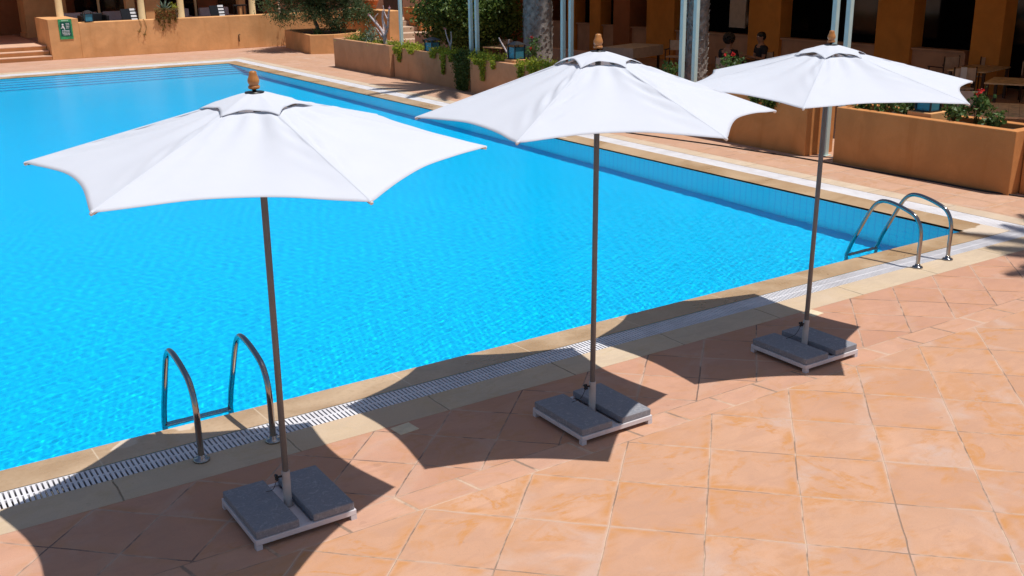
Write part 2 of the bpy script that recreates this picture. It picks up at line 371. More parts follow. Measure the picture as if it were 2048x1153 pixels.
# ------------------------------------------------------------------ setting: paving, pool
PX0, PY1, DEP = -16., 28.67, 1.55
WAVE = .0007
def sheet(name, rects, mat, z=0.):
    b = MB()
    for x0,y0,x1,y1 in rects: b.add([(x0,y0,z),(x1,y0,z),(x1,y1,z),(x0,y1,z)], [(0,1,2,3)])
    return struct(b.build(name, mat))
def ring(t0, t1):   # band between two offsets outside the pool rectangle
    return [(PX0-t1,-t1,t1,-t0),(PX0-t1,PY1+t0,t1,PY1+t1),(PX0-t1,-t0,PX0-t0,PY1+t0),(t0,-t0,t1,PY1+t0)]
sheet('ground', [(-150,-150,150,-.7),(-150,29.3,150,150),(-150,-.7,-16.6,29.3),(.6,-.7,150,29.3)], plain('ground_earth', (.30,.20,.13), .95, .2, .5), -.03)
sheet('terrace_paving', [(-30,-30,14,-2.265)], M['tile_big'])
sheet('paving_border', [(-30,-2.265,14,-2.015)], M['strip'])
sheet('pool_side_paving', [(-30,-2.015,14,-1.0),(-30,-1.0,PX0-1.0,30.4)], M['tile_near'])
sheet('pool_walkway', [(1.1,-1.0,14,30.4)], M['tile_side'])
sheet('far_paving', [(-30,30.4,14,50)], M['tile_far'])
st = MB()
for x0,y0,x1,y1 in [(PX0-1,-1.0,1.1,-.645),(PX0-1,PY1+1.2,1.1,PY1+1.73)]: st.box(x0,y0,-.06,x1,y1,.002)
struct(st.build('stone_edging', M['stone']))
st = MB()
for x0,y0,x1,y1 in [(.80,-.645,1.1,PY1+1.2),(PX0-1,-.645,PX0-.8,PY1+1.2)]: st.box(x0,y0,-.06,x1,y1,.002)
struct(st.build('stone_edging', M['stone_side']))
# coping: slopes gently to the water
cp = MB()
def cop(a, b, c, d): cp.add([(*a,-.016),(*b,-.016),(*c,.002),(*d,.002)], [(0,1,2,3)]); cp.add([(*a,-.016),(*b,-.016),(*b,-.10),(*a,-.10)], [(0,3,2,1)])
W = .385; WR = .42; WF = .5
P0 = [(PX0,0),(0,0),(0,PY1),(PX0,PY1)]; P1 = [(PX0-W,-W),(WR,-W),(WR,PY1+WF),(PX0-W,PY1+WF)]
for k in range(4): cop(P0[k], P0[(k+1)%4], P1[(k+1)%4], P1[k])
struct(cp.build('pool_coping', M['coping']))
# basin
b = MB(); z1 = -.10
b.add([(PX0,0,-DEP),(0,0,-DEP),(0,PY1,-DEP),(PX0,PY1,-DEP)], [(0,1,2,3)])
for k in range(4):
    p, r_ = P0[k], P0[(k+1)%4]
    b.add([(*p,-DEP),(*r_,-DEP),(*r_,-.017),(*p,-.017)], [(0,3,2,1)])
struct(b.build('pool_basin', M['pool']))
b = MB()
for k in range(5): b.box(PX0+.01, PY1-.42*(k+1), -DEP+.004, -.01, PY1-.42*k-.004, -.20-.24*k)
struct(b.build('pool_steps', M['pool']))
b = MB()
for k in range(5): b.box(PX0+.02, PY1-.42*(k+1)-.006, -.26-.24*k, -.02, PY1-.42*(k+1)+.07, -.196-.24*k)
struct(b.build('step_nosing', plain('dark_blue_tile', (.005,.16,.42), .3, .1, 9)))
NX = 1080; ys = [0.]
while ys[-1] < PY1: ys.append(ys[-1]+.0135+.0022*ys[-1])
ys = np.array(ys)*PY1/ys[-1]; NY = len(ys)-1; gw = np.random.default_rng(77)
gx, gy = np.meshgrid(np.linspace(PX0, 0, NX+1), ys, indexing='ij')
gz = np.zeros_like(gx)
dyl = np.gradient(ys)[None,:]
for k in range(90):
    wl = .050*2**(2.6*gw.uniform(0,1)**2.2); th = gw.uniform(0, 6.283); kk = 2*math.pi/wl
    gz += np.clip((wl/2.6-dyl)/(wl/5), 0, 1)*WAVE*.72*(wl*.16)**.5*.8*gw.uniform(.5,1.)*np.sin(kk*(gx*math.cos(th)+gy*math.sin(th))+gw.uniform(0,6.28)+.6*np.sin(gx*gw.uniform(.5,2)+gy*gw.uniform(.5,2)))
gz -= .024
V = np.stack([gx,gy,gz],-1).reshape(-1,3)
ii = (np.arange(NX)[:,None]*(NY+1)+np.arange(NY)[None]).reshape(-1)
me = bpy.data.meshes.new('pool_water'); me.vertices.add(len(V)); me.vertices.foreach_set('co', V.ravel())
F = np.stack([ii, ii+NY+1, ii+NY+2, ii+1],1); me.loops.add(F.size); me.loops.foreach_set('vertex_index', F.ravel()); me.polygons.add(len(F)); me.polygons.foreach_set('loop_start', np.arange(len(F))*4); me.polygons.foreach_set('use_smooth', np.ones(len(F), bool))
me.materials.append(M['water']); me.update(calc_edges=True); me.validate()
wo = bpy.data.objects.new('pool_water', me); sc.collection.objects.link(wo)
water = struct(wo)
water.cycles.is_caustics_caster = True; sl.cycles.is_caustics_light = True
for nm in ('pool_basin','pool_steps','step_nosing'): bpy.data.objects[nm].cycles.is_caustics_receiver = True
# overflow gratings: cross slats between two thin rails over a dark channel
def grating(name, x0, y0, x1, y1, along, label, bar=.022):
    t = thing(name, label, 'drain grating')
    b = MB(); pitch = .036 if bar < .03 else .048
    if along == 'x':
        x = x0
        while x < x1-.03: b.box(x, y0+.006, -.022, x+bar, y1-.006, -.001); x += pitch
        ym = (y0+y1)/2; b.box(x0, ym-.008, -.024, x1, ym+.008, -.0025)
        ch = MB().box(x0, y0, -.10, x1, y1, -.09)
        ed = MB().box(x0,y0-.004,-.06,x1,y0+.006,-.003).box(x0,y1-.006,-.06,x1,y1+.004,-.003)
    else:
        y = y0
        while y < y1-.03: b.box(x0+.006, y, -.022, x1-.006, y+bar, -.001); y += pitch
        xm = (x0+x1)/2; b.box(xm-.008, y0, -.024, xm+.008, y1, -.0025)
        ch = MB().box(x0, y0, -.10, x1, y1, -.09)
        ed = MB().box(x0-.004,y0,-.06,x0+.006,y1,-.003).box(x1-.006,y0,-.06,x1+.004,y1,-.003)
    b.build('slats', M['grate'], t); ch.build('channel', M['channel'], t); ed.build('rail', M['grate'], t)
grating('drain_grating', PX0-W, -.645, .80, -W-.001, 'x', 'white slatted overflow grating running under the parasol shadows beside the ladders')
grating('drain_grating', WR+.001, -W, .80, PY1+WF, 'y', 'white slatted overflow grating along the pool edge facing the planters', .043)
grating('drain_grating', PX0-W, PY1+WF+.001, .80, PY1+1.2, 'x', 'bright white overflow grating at the far end of the pool above the underwater steps', .044)
for x, y, rz, lb in [(-8.77,-1.10,.1,'small square cream stone cover set in the paving beside the middle shadow'), (-4.13,-1.09,.1,'small square cream stone cover set in the paving behind the rightmost parasol pole')]:
    o = MB().box(-.085,-.075,-.01,.085,.075,.005).build('skimmer_cover', plain('cover_stone', (.66,.55,.38), .7, .08, 12), loc=(x,y,0), bevel=.003); o.rotation_euler.z = rz; tag(o, lb, 'drain cover')

# ------------------------------------------------------------------ parasols
RT, ZT, R0 = 1.32, 2.385, .25
SL = [.325]; PUFF = [.03]; TOPZ = lambda: 2.72+(SL[0]-.325)*1.1
def rib_pt(k, r, z=None): a = R(30+60*k); return Vector((r*math.cos(a), r*math.sin(a), ZT+(RT-r)*SL[0] if z is None else z))
def canopy_mesh(seed):
    g = np.random.default_rng(seed); V = []; F = []; NS, NTT = 28, 30
    bow = [.085+g.uniform(-.02,.02) for _ in range(6)]; ph = g.uniform(0, 6.28, (6,6))
    for k in range(6):
        o = len(V)
        for i in range(NS+1):
            sgm = i/NS; wv = 4*sgm*(1-sgm)
            for j in range(NTT+1):
                t = j/NTT
                tt = t*(1-(bow[k]/.866)/(RT-R0)*(wv**1.25)) ; r = R0+(RT-R0)*tt
                p = rib_pt(k, r).lerp(rib_pt(k+1, r), sgm)
                sag = -.020*wv*math.sin(math.pi*min(1,t*.9+.05))
                e0 = math.exp(-(sgm/.16)**2); e1 = math.exp(-((1-sgm)/.16)**2); pin = min(1, 12*sgm*(1-sgm))*min(1, t*8)
                wr = pin*(.014*math.exp(-t*2.6)*math.sin(sgm*17+ph[k][0]+t*3)
                     + (.018*e0*max(0,math.sin(ph[k][1]))+.006*e0)*math.sin(t*26+sgm*34+ph[k][2])*math.exp(-((t-.45)/.35)**2)
                     + (.018*e1*max(0,math.sin(ph[k][3]))+.006*e1)*math.sin(t*24-sgm*30+ph[k][4])*math.exp(-((t-.4)/.4)**2)
                     + .010*math.sin((sgm-.5)*5*(1.2-t)+ph[k][5])*wv*math.sin(math.pi*t)
                     - .013*math.exp(-((sgm-.08)/.05)**2)*math.sin(math.pi*min(1,t*1.05)))
                hem = -.003*max(0,(t-.97)/.03)
                V.append((p.x, p.y, p.z+sag+wr+hem))
        for i in range(NS):
            for j in range(NTT):
                a = o+i*(NTT+1)+j; F.append((a, a+1, a+NTT+2, a+NTT+1))
    return V, F
def vent_mesh(seed):
    g = np.random.default_rng(seed); V = []; F = []; NS, NTT = 20, 10; D = TOPZ()-2.72
    for k in range(6):
        o = len(V); puff = g.uniform(.75,1.2); skew = g.uniform(-.12,.12)
        for i in range(NS+1):
            sgm = i/NS; wv = 4*sgm*(1-sgm)
            for j in range(NTT+1):
                t = j/NTT; rr = .045+.275*t*(1-.20*wv*(1+skew*(sgm-.5)))
                p = rib_pt(k, rr, 0).lerp(rib_pt(k+1, rr, 0), sgm)
                rib = ZT+(RT-rr)*SL[0]+.008; top = 2.806+D
                z = top-(top-(ZT+(RT-.32)*SL[0]+.005))*t**1.25 + PUFF[0]*puff*wv**.75*t**1.8 + .0035*math.sin(sgm*11+k*2.1+t*4)*t*wv
                V.append((p.x, p.y, z))
        for i in range(NS):
            for j in range(NTT):
                a = o+i*(NTT+1)+j; F.append((a, a+1, a+NTT+2, a+NTT+1))
    return V, F
PIV = .06
def merge(o):
    import bmesh
    bm = bmesh.new(); bm.from_mesh(o.data); bmesh.ops.remove_doubles(bm, verts=bm.verts, dist=.0008)
    bmesh.ops.recalc_face_normals(bm, faces=bm.faces)
    onrib = lambda v: abs((math.degrees(math.atan2(v.co.y, v.co.x))) % 60 - 30) < .6
    for e in bm.edges:
        if onrib(e.verts[0]) and onrib(e.verts[1]): e.smooth = False
    bm.to_mesh(o.data); bm.free()
def sh(m_):   # shift a builder so its origin is the pole foot
    m_.v = [(x,y,z-PIV) for x,y,z in m_.v]; return m_
def make_parasol(seed, slope, puff):
    SL[0] = slope; PUFF[0] = puff; D = TOPZ()-2.72
    t = thing('parasol', '', 'parasol', group='white parasols by the pool')
    # standing parts (base)
    f = MB(); hx, hy = .34, .325
    for x0,y0,x1,y1 in [(-hx,-hy,hx,-hy+.035),(-hx,hy-.035,hx,hy),(-hx,-hy+.036,-hx+.035,hy-.036),(hx-.035,-hy+.036,hx,hy-.036),(-.045,-hy+.036,.045,hy-.036)]: f.box(x0,y0,.034,x1,y1,.070 if abs(x0)!=.045 else .060)
    f.box(-hx+.036,-hy+.036,.036,-.046,hy-.036,.041).box(.046,-hy+.036,.036,hx-.036,hy-.036,.041)
    fr_ = f.build('base_frame', M['frame'], t, bevel=.003)
    for sx in (-1,1):
        for sy in (-1,1): MB().box(sx*(hx-.02)-.02,sy*(hy-.02)-.02,0,sx*(hx-.02)+.02,sy*(hy-.02)+.02,.033).build('foot', M['frame'], fr_)
    for sx in (-1,1):
        x0, x1 = (.047,.332) if sx>0 else (-.332,-.047)
        sb = MB().box(x0,-.316,.0708,x1,.316,.124).build('ballast_slab', M['slab'], t, bevel=.007)
    # leaning parts, origin at the pole foot
    pl = sh(MB().lathe([(.0205,.07),(.0205,2.80+D)], seg=20)).build('pole', M['taupe'], t, loc=(0,0,PIV))
    sv = sh(MB().lathe([(.034,.061),(.034,.075),(.027,.08),(.027,.315),(.025,.32)], seg=20)).build('pole_socket', M['sleeve'], t, loc=(0,0,PIV))
    kb = MB().tube([(-.026,.004,.285),(-.058,.006,.285)],.007,8)
    for a in range(4):
        an = a*math.pi/2+.4; kb.ball((-.062,.006+.016*math.cos(an),.285+.016*math.sin(an)), (.009,.012,.012), 8, 6)
    kb.ball((-.062,.006,.285),(.011,.012,.012),8,6)
    sh(kb).build('locking_knob', M['black'], sv)
    sh(MB().tube(smooth_path([(-.060,.006,.275),(-.075,.05,.18),(-.10,.13,.128)],5), .0022, 5)).build('cord', M['rubber'], sv)
    V, F = canopy_mesh(seed); mb = MB(); mb.add(V, F, True); ca = sh(mb).build('canopy', M['canvas'], t, loc=(0,0,PIV), solid=.0016); merge(ca)
    V, F = vent_mesh(seed); mb = MB(); mb.add(V, F, True); ve = sh(mb).build('vent_cap', M['canvas'], ca, solid=.002); merge(ve)
    for k in range(6):
        an = R(30+60*k); tn = Vector((-math.sin(an), math.cos(an), 0)); sb = MB(); vs = []
        for i in range(13):
            rr = .31+(RT-.312)*i/12; c = rib_pt(k, rr)
            vs += [c-tn*.011+Vector((0,0,-.0030)), c-tn*.004+Vector((0,0,.0022)), c+tn*.004+Vector((0,0,.0022)), c+tn*.011+Vector((0,0,-.0030))]
        sb.add(vs, [(4*i+j, 4*i+j+1, 4*i+j+5, 4*i+j+4) for i in range(12) for j in range(3)]); sh(sb).build('seam_strip', M['canvas'], ca)
    for k in range(6):
        p = rib_pt(k, RT); q_ = rib_pt(k, RT-.06); tp = MB(); tp.tube([q_+Vector((0,0,-.010)), p+Vector((0,0,-.010))], .010, 8)
        sh(tp).build('corner_pocket', M['white'], ca)
    for k in range(6):
        rb = sh(MB().tube([rib_pt(k,.04)+Vector((0,0,-.03)), rib_pt(k,RT-.02)+Vector((0,0,-.016))], .008, 8)).build('rib', M['taupe'], t, loc=(0,0,PIV))
        a = R(30+60*k); e = rib_pt(k,.62)+Vector((0,0,-.026))
        sh(MB().tube([(.04*math.cos(a),.04*math.sin(a),2.39), e], .007, 8)).build('strut', M['taupe'], rb)
    sh(MB().lathe([(.024,2.36),(.048,2.365),(.048,2.41),(.024,2.42)])).build('runner', M['black'], t, loc=(0,0,PIV))
    sh(MB().lathe([(r,z+D-.012) for r,z in [(.055,2.814),(.055,2.821),(.012,2.8215),(.012,2.846)]])).build('top_disc', M['black'], t, loc=(0,0,PIV))
    sh(MB().lathe([(r*.88,2.826+(z-2.833)*.84+D) for r,z in [(.030,2.833),(.037,2.837),(.038,2.845),(.036,2.853),(.030,2.857),(.029,2.862),(.035,2.870),(.0385,2.885),(.037,2.898),(.031,2.913),(.0265,2.925),(.0245,2.94),(.022,2.949),(.014,2.953),(.004,2.954)]])).build('finial', M['finial'], t, loc=(0,0,PIV))
    return t
HEAD = ('canopy','rib','runner','top_disc','finial')
def place_parasol(t, base, top, zoff, tilt, rot, label):
    t.location = (*base, 0); t['label'] = label
    qd = Vector((0,0,1)).rotation_difference(Vector((top[0]-base[0], top[1]-base[1], 2.35)))
    qc = Vector((0,0,1)).rotation_difference(Vector((-tilt[0], -tilt[1], 1)))
    for ch in t.children:
        k = ch.name.split('.')[0]
        if k in ('pole','pole_socket'): ch.rotation_mode = 'QUATERNION'; ch.rotation_quaternion = qd
        elif k in HEAD:   # the head sits on the leaning pole but hangs level
            ch.rotation_mode = 'QUATERNION'; q_ = qc @ Euler((0,0,R(rot))).to_quaternion(); ch.rotation_quaternion = q_
            piv = Vector((0,0,ZT-PIV)); want = Vector((top[0]-base[0], top[1]-base[1], ZT+zoff)); ch.location = want-q_ @ piv
a_ = make_parasol(3, .268, .026); place_parasol(a_, (-10.0,-1.80), (-10.012,-1.90), .025, (.019,.035), 2.9, 'largest white parasol, beside the shaded ladder, its wooden finial seen against the water')
b_ = make_parasol(8, .348, .047); place_parasol(b_, (-7.48,-1.80), (-7.40,-1.722), -.004, (-.005,.0), 0., 'white parasol standing between the two other parasols, its canopy overlapping one of them')
c_ = make_parasol(15, .25, .036); place_parasol(c_, (-5.06,-1.80), (-4.821,-1.632), -.004, (.007,.02), 3., 'white parasol nearest the right pool ladder, overlapped on one side by its neighbour')

# ------------------------------------------------------------------ ladders
PROF = [(-.72,.0),(-.72,.2),(-.72,.38),(-.69,.50),(-.62,.59),(-.50,.64),(-.36,.675),(-.24,.69),(-.14,.675),(-.06,.61),(.02,.48),(.12,.28),(.22,.08),(.27,-.08),(.28,-.3),(.28,-.9)]
def ladder(x0, x1, label):
    t = thing('pool_ladder', label, 'pool ladder', ((x0+x1)/2,-.72,0), group='stainless pool ladders'); h = (x1-x0)/2
    for s_ in (-1,1):
        MB().tube(smooth_path([(s_*h, y+.72, z) for y,z in PROF]), .0235, 16).build('handrail', M['steel'], t)
        MB().lathe([(.060,.002),(.060,.016),(.052,.024),(.030,.028),(.028,.05)], (s_*h,0)).build('floor_flange', M['steel'], t)
    for z in (-.20,-.47,-.74): MB().box(-h,.955,z-.015,h,1.035,z+.015).build('tread', M['steel'], t, bevel=.008)
ladder(-10.24,-9.69,'curved stainless pool ladder half in shade beside the parasol at left')
ladder(-1.95,-1.39,'curved stainless pool ladder standing in sun at the pool corner')

# ------------------------------------------------------------------ planters
def planter(name, label, x0, y0, x1, y1, h, mat, wt=.16, group=None, soil=.08):
    t = thing(name, label, 'planter', (x0,y0,0), group=group)
    b = MB(); X, Y = x1-x0, y1-y0
    o = [(0,0),(X,0),(X,Y),(0,Y)]; i = [(wt,wt),(X-wt,wt),(X-wt,Y-wt),(wt,Y-wt)]
    vs = [(*p,0) for p in o]+[(*p,h) for p in o]+[(*p,h) for p in i]+[(*p,h-soil-.02) for p in i]
    fs = [(k,(k+1)%4,4+(k+1)%4,4+k) for k in range(4)]+[(4+k,4+(k+1)%4,8+(k+1)%4,8+k) for k in range(4)]+[(8+k,8+(k+1)%4,12+(k+1)%4,12+k) for k in range(4)]
    b.add(vs, fs); b.build('wall', mat, t, bevel=.012)
    g = np.random.default_rng(int(abs(y0)*10)+3); sb = MB(); N = 24
    vs = []; 
    for a in range(9):
        for c in range(N+1): vs.append((wt-.005+(X-2*wt+.01)*a/8, wt-.005+(Y-2*wt+.01)*c/N, h-soil+g.uniform(-.02,.02)))
    sb.add(vs, [(a*(N+1)+c, (a+1)*(N+1)+c, (a+1)*(N+1)+c+1, a*(N+1)+c+1) for a in range(8) for c in range(N)]); sb.build('soil', M['soil'], t)
    return t
PG = 'stucco planters along the walkway'
planter('planter', 'brown stucco planter with red geraniums behind the pool corner ladder', 2.24,.80,3.05,4.05,.945,M['stucco'],group=PG)
wl = MB().box(2.48,.55,0,3.7,.78,.96).build('garden_wall', M['stucco'], bevel=.01); tag(wl, 'sunlit stucco end wall just beyond the geranium planter, cut by the right frame edge', 'wall')
planter('planter', 'brown stucco planter seen between the middle and right canopies, left of the post gap', 2.27,4.70,3.0,8.0,.93,M['stucco'],group=PG)
planter('planter', 'brown stucco planter mostly hidden behind the top of the middle parasol', 2.29,8.45,3.0,12.1,.92,M['stucco'],group=PG)
planter('planter', 'pinkish brown stucco planter with lime vines and blue lantern, right of the ivy column', 2.30,12.6,3.05,16.15,.90,M['stucco_pink'],group=PG)
planter('planter', 'pinkish brown stucco planter with trailing vines, between the ivy column and the bare shrub planter', 2.44,16.75,3.1,20.78,.88,M['stucco_pink'],group=PG)
planter('planter', 'stucco planter with bare pale branches and a sunlit narrow end', 2.31,20.83,3.3,24.85,.93,M['stucco_pink'],group=PG)
o = MB().tube(smooth_path([(1.40,8.6,.012),(1.62,7.4,.012),(1.82,6.4,.012),(1.92,5.64,.012),(2.06,4.59,.012),(2.12,3.06,.012),(2.19,1.91,.012),(2.20,1.2,.012),(2.35,.4,.012)]), .013, 8).build('cable', M['rubber'])
tag(o, 'thin dark cable lying on the paving along the foot of the planters', 'cable')

# ------------------------------------------------------------------ paired posts and right terrace building
pc = [('leftmost post of the row, standing alone beside the terracotta pot wall',2.66,20.66)]
names = ['left of the pair beside the ivy column','right of the pair beside the ivy column','left of the pair left of the middle finial','right of the pair left of the middle finial',
         'left of the pair in front of the slim palm trunk','right of the pair in front of the slim palm trunk','left of the pair beside the rightmost finial','right of the pair beside the rightmost finial']
for nme, y in zip(names, (16.60,16.29,12.45,12.14,8.36,7.98,4.55,4.26)): pc.append(('pale square post, '+nme,2.63,y))
for lb, x, y in pc:
    t = thing('pergola_post', lb if 'pale' in lb else 'pale '+lb, 'post', (x,y,0), group='pale pergola posts')
    MB().box(-.045,-.045,0,.045,.045,3.55).build('shaft', M['post'], t, bevel=.006)
    MB().box(-.09,-.08,0,.09,.08,.012).build('base_plate', M['post'], t)
rest = thing('restaurant_building', 'shaded ochre restaurant terrace with broad square columns behind the planters', 'building', (12,10,0))
def rp(m_, nme, mat, bevel=0.): 
    m_.v = [(x-12,y-10,z) for x,y,z in m_.v]; return m_.build(nme, mat, rest, bevel=bevel)
rp(MB().box(9.3,-6,3.62,22,27.5,3.95), 'roof', M['roof'])
s = NT('added_shade_cloth'); s.setp(Base_Color=(.30,.22,.15), Roughness=.9); tr = s.n('ShaderNodeBsdfTranslucent'); tr.inputs[0].default_value = (.78,.60,.40,1); mx = s.n('ShaderNodeMixShader'); mx.inputs[0].default_value = .5
s.t.links.new(s.b.outputs[0], mx.inputs[1]); s.t.links.new(tr.outputs[0], mx.inputs[2]); s.t.links.new(mx.outputs[0], s.out.inputs[0]); M['shade'] = s.mat
rp(MB().box(4.75,-6,3.625,9.299,17.6,3.63).box(6.1,17.601,3.625,9.299,27.5,3.63), 'added_shade_cloth', M['shade'])  # unseen cloth, added to pass soft light onto the tables and shade the ground
for y0,y1 in [(24.55,25.5),(23.0,24.1),(19.05,20.9),(14.4,16.13),(9.85,11.43),(7.35,8.10),(3.5,4.8),(-.5,1.)]:
    if (y0,y1)==(7.35,8.10): rp(MB().box(12,7.30,0,12.5,8.12,3.62), 'column', M['stucco_rest'], .015)
    else: rp(MB().box(12,y0,0,12.5,y1-.45,3.62), 'column', M['stucco_rest'], .015)
rp(MB().box(12.12,8.3,0,12.3,27,.95).box(12.05,8.3,.951,12.38,27,1.0), 'low_wall', M['stucco_mid'])
rp(MB().box(13.6,-6,0,13.7,27.4,3.61), 'window_wall', M['dark_glass'])
rp(MB().box(12.0,21.35,0,12.9,22.25,3.61), 'wall_panel', M['stucco_dark'])
rp(MB().box(10.2,27.0,0,22,27.3,3.61), 'side_wall', M['stucco_dark'])
rp(MB().box(12.6,16.4,1.15,12.65,17.1,2.1), 'menu_board', M['cloth'])
rp(MB().box(4.85,-5.6,3.30,5.1,17.4,3.61), 'beam', M['roof'])

def make_table(name, label, lx, ly, mat, loc, rz=0., cloth=False, top=.75):
    t = thing(name, label, 'table', loc, rz)
    b = MB()
    n_ = max(3, int(ly/.16))
    for k in range(n_):
        y0 = -ly/2+ly*k/n_; b.box(-lx/2, y0+.003, top-.03, lx/2, y0+ly/n_-.003, top)
    b.build('tabletop', mat, t)
    for sx in (-1,1):
        for sy in (-1,1): MB().box(sx*(lx/2-.06)-.03, sy*(ly/2-.06)-.03, 0, sx*(lx/2-.06)+.03, sy*(ly/2-.06)+.03, top-.031).build('leg', M['darkwood'], t)
    if cloth:
        pass
    return t
make_table('dining_table', 'brown slatted table nearest the geraniums at right edge', 1.75, 1.05, M['wood'], (5.35,2.85,0), .55)
make_table('dining_table', 'brown slatted table behind the nearest one at right edge', 1.2, 1.0, M['wood'], (9.3,5.2,0), .4)
make_table('dining_table', 'brown slatted table farthest back, below the dark ochre column at right', 1.5, .9, M['wood'], (11.0,7.15,0), .2)
make_table('dining_table', 'low brown table seen through the posts beside the ivy column', 1.3, .8, M['wood'], (6.1,20.2,0), .2)
make_table('dining_table', 'bare table behind the slim palm between the two seated people', .9, .9, M['darkwood'], (8.15,12.0,0), .3)
tb = make_table('dining_table', 'brown table under a grey cloth behind the middle finial', 1.6, 1.0, M['darkwood'], (8.9,17.4,0), .3)
cl = MB(); cl.box(-.84,-.54,.752,.84,.54,.762)
for x0,y0,x1,y1 in [(-.846,-.546,-.84,.546),(.84,-.546,.846,.546),(-.84,-.546,.84,-.54),(-.84,.54,.84,.546)]: cl.box(x0,y0,.46,x1,y1,.762)
o = cl.build('tablecloth', M['cloth'], loc=(8.9,17.4,0)); o.rotation_euler.z = .3; tag(o, 'grey cloth hanging over the table behind the middle finial', 'tablecloth')
def make_chair():
    t = thing('terrace_chair', '', 'chair', group='beige canvas terrace chairs')
    MB().box(-.25,-.24,.42,.25,.24,.45).build('seat', M['canvas_chair'], t, bevel=.008)
    MB().box(-.26,.225,.60,.26,.245,.90).build('backrest', M['canvas_chair'], t, bevel=.006)
    for sx in (-1,1):
        MB().tube([(sx*.25,-.23,0),(sx*.25,-.23,.64)], .016, 8).build('leg', M['darkwood'], t)
        MB().tube([(sx*.25,.235,0),(sx*.25,.235,.93)], .016, 8).build('leg', M['darkwood'], t)
        MB().box(sx*.25-.025,-.26,.64,sx*.25+.025,.22,.665).build('armrest', M['darkwood'], t)
    return t
ch0 = make_chair(); ch0.location = (6.25,4.25,0); ch0.rotation_euler.z = 2.2; ch0['label'] = 'beige canvas chair beside red geraniums, nearest chair at right edge'
for x, y, rz, lb in [(9.6,6.7,2.6,'beige canvas chair with white cloth corner just above the right canopy tip'),
    (11.5,8.45,3.0,'beige canvas chair, leftmost of the chairs before the dark ochre column'),(12.1,7.9,3.1,'beige canvas chair standing against the foot of the dark ochre column'),
    (11.7,6.2,.6,'beige canvas chair between the two rear tables at right edge'),
    (9.9,16.6,-1.,'beige canvas chair at the right end of the cloth covered table'),(7.4,11.8,1.75,'beige canvas chair holding the seated person with curly dark hair'),
    (8.9,12.15,-1.22,'beige canvas chair holding the seated person in navy shirt'),
    (6.6,21.0,2.5,'beige canvas chair beyond the low table beside the ivy column')]:
    dup(ch0, (x,y,0), rz, lb)
nk = MB().box(-.10,-.02,.62,.02,.03,.93).build('napkin', M['white'], loc=(9.35,6.50,0)); nk.rotation_euler.z=2.6; tag(nk, 'white cloth hanging on a chair back just above the right canopy tip', 'cloth')
# ------------------------------------------------------------------ lanterns
def lantern(label, loc, rz=0., s_=1.):
    t = thing('lantern', label, 'lantern', loc, rz, 'black lanterns'); w_, h_ = .15*s_, .36*s_
    b = MB()
    for sx in (-1,1):
        for sy in (-1,1): b.box(sx*w_-.012,sy*w_-.012,.02,sx*w_+.012,sy*w_+.012,h_)
    b.box(-w_-.02,-w_-.02,0,w_+.02,w_+.02,.021); b.build('frame', M['black'], t)
    MB().box(-w_+.013,-w_+.013,.022,w_-.013,w_-.013,h_-.07).build('glass', M['blueglass'], t)
    MB().add([(-w_-.03,-w_-.03,h_),(w_+.03,-w_-.03,h_),(w_+.03,w_+.03,h_),(-w_-.03,w_+.03,h_),(-.05,-.05,h_+.07),(.05,-.05,h_+.07),(.05,.05,h_+.07),(-.05,.05,h_+.07)],
        [(0,3,2,1),(4,5,6,7),(0,1,5,4),(1,2,6,5),(2,3,7,6),(3,0,4,7)]).build('lid', M['black'], t)
    return t
def plinth(x, y, z0, z1, w_, label):
    tag(MB().box(-w_,-w_,z0,w_,w_,z1).build('plinth', M['stucco_far'], loc=(x,y,0), bevel=.01), label, 'plinth')
plinth(2.68,14.5,.80,.97,.22,'low stucco plinth under the blue lantern beside the ivy column'); lantern('blue glass lantern on stucco plinth right of the ivy column', (2.68,14.5,.971))
plinth(2.68,2.60,.84,1.0,.22,'low stucco plinth under the blue lantern among the geraniums'); lantern('blue glass lantern on stucco plinth among red geraniums', (2.68,2.60,1.001), 0, .9)
lantern('dark lantern standing in the vine planter left of the ivy column', (2.72,18.9,.83), .2)
lantern('blue lantern on the far wall beside the green sign', (-3.28,34.36,1.301), 0, .95)

# ------------------------------------------------------------------ plants
def joinVF(parts):
    V = []; F = []; o = 0
    for v, f in parts: V.append(v); F.append(f+o); o += len(v)
    return np.concatenate(V), np.concatenate(F)
def geranium(x, y, z, h, r, label, seed, nfl=5):
    t = thing('geranium', label, 'plant', (x,y,z), group='red geraniums')
    g = np.random.default_rng(seed); st_ = MB(); pts = []
    for k in range(9):
        e = Vector((g.normal()*r*.6, g.normal()*r*.6, h*g.uniform(.5,1))); st_.tube([(g.normal()*.03,g.normal()*.03,-.03), e*.5+Vector((0,0,.03)), e], [.008,.006,.004], 5); pts.append(np.array(e))
    st_.build('stem', M['dry'], t)
    c = np.concatenate([p+g.normal(size=(20,3))*[.07,.07,.06] for p in pts])
    V, F = leaves(c, .07, .95, 0, seed); npmesh('foliage', V, F, M['geranium'], t)
    for k in range(nfl):
        p = pts[k%9]+np.array([g.normal()*.04,g.normal()*.04,.07+g.uniform(0,.08)])
        V, F = leaves(p+g.normal(size=(24,3))*.017, .034, .9, 0, seed+k); npmesh('flower', V, F, M['flower'], t)
gz = .86
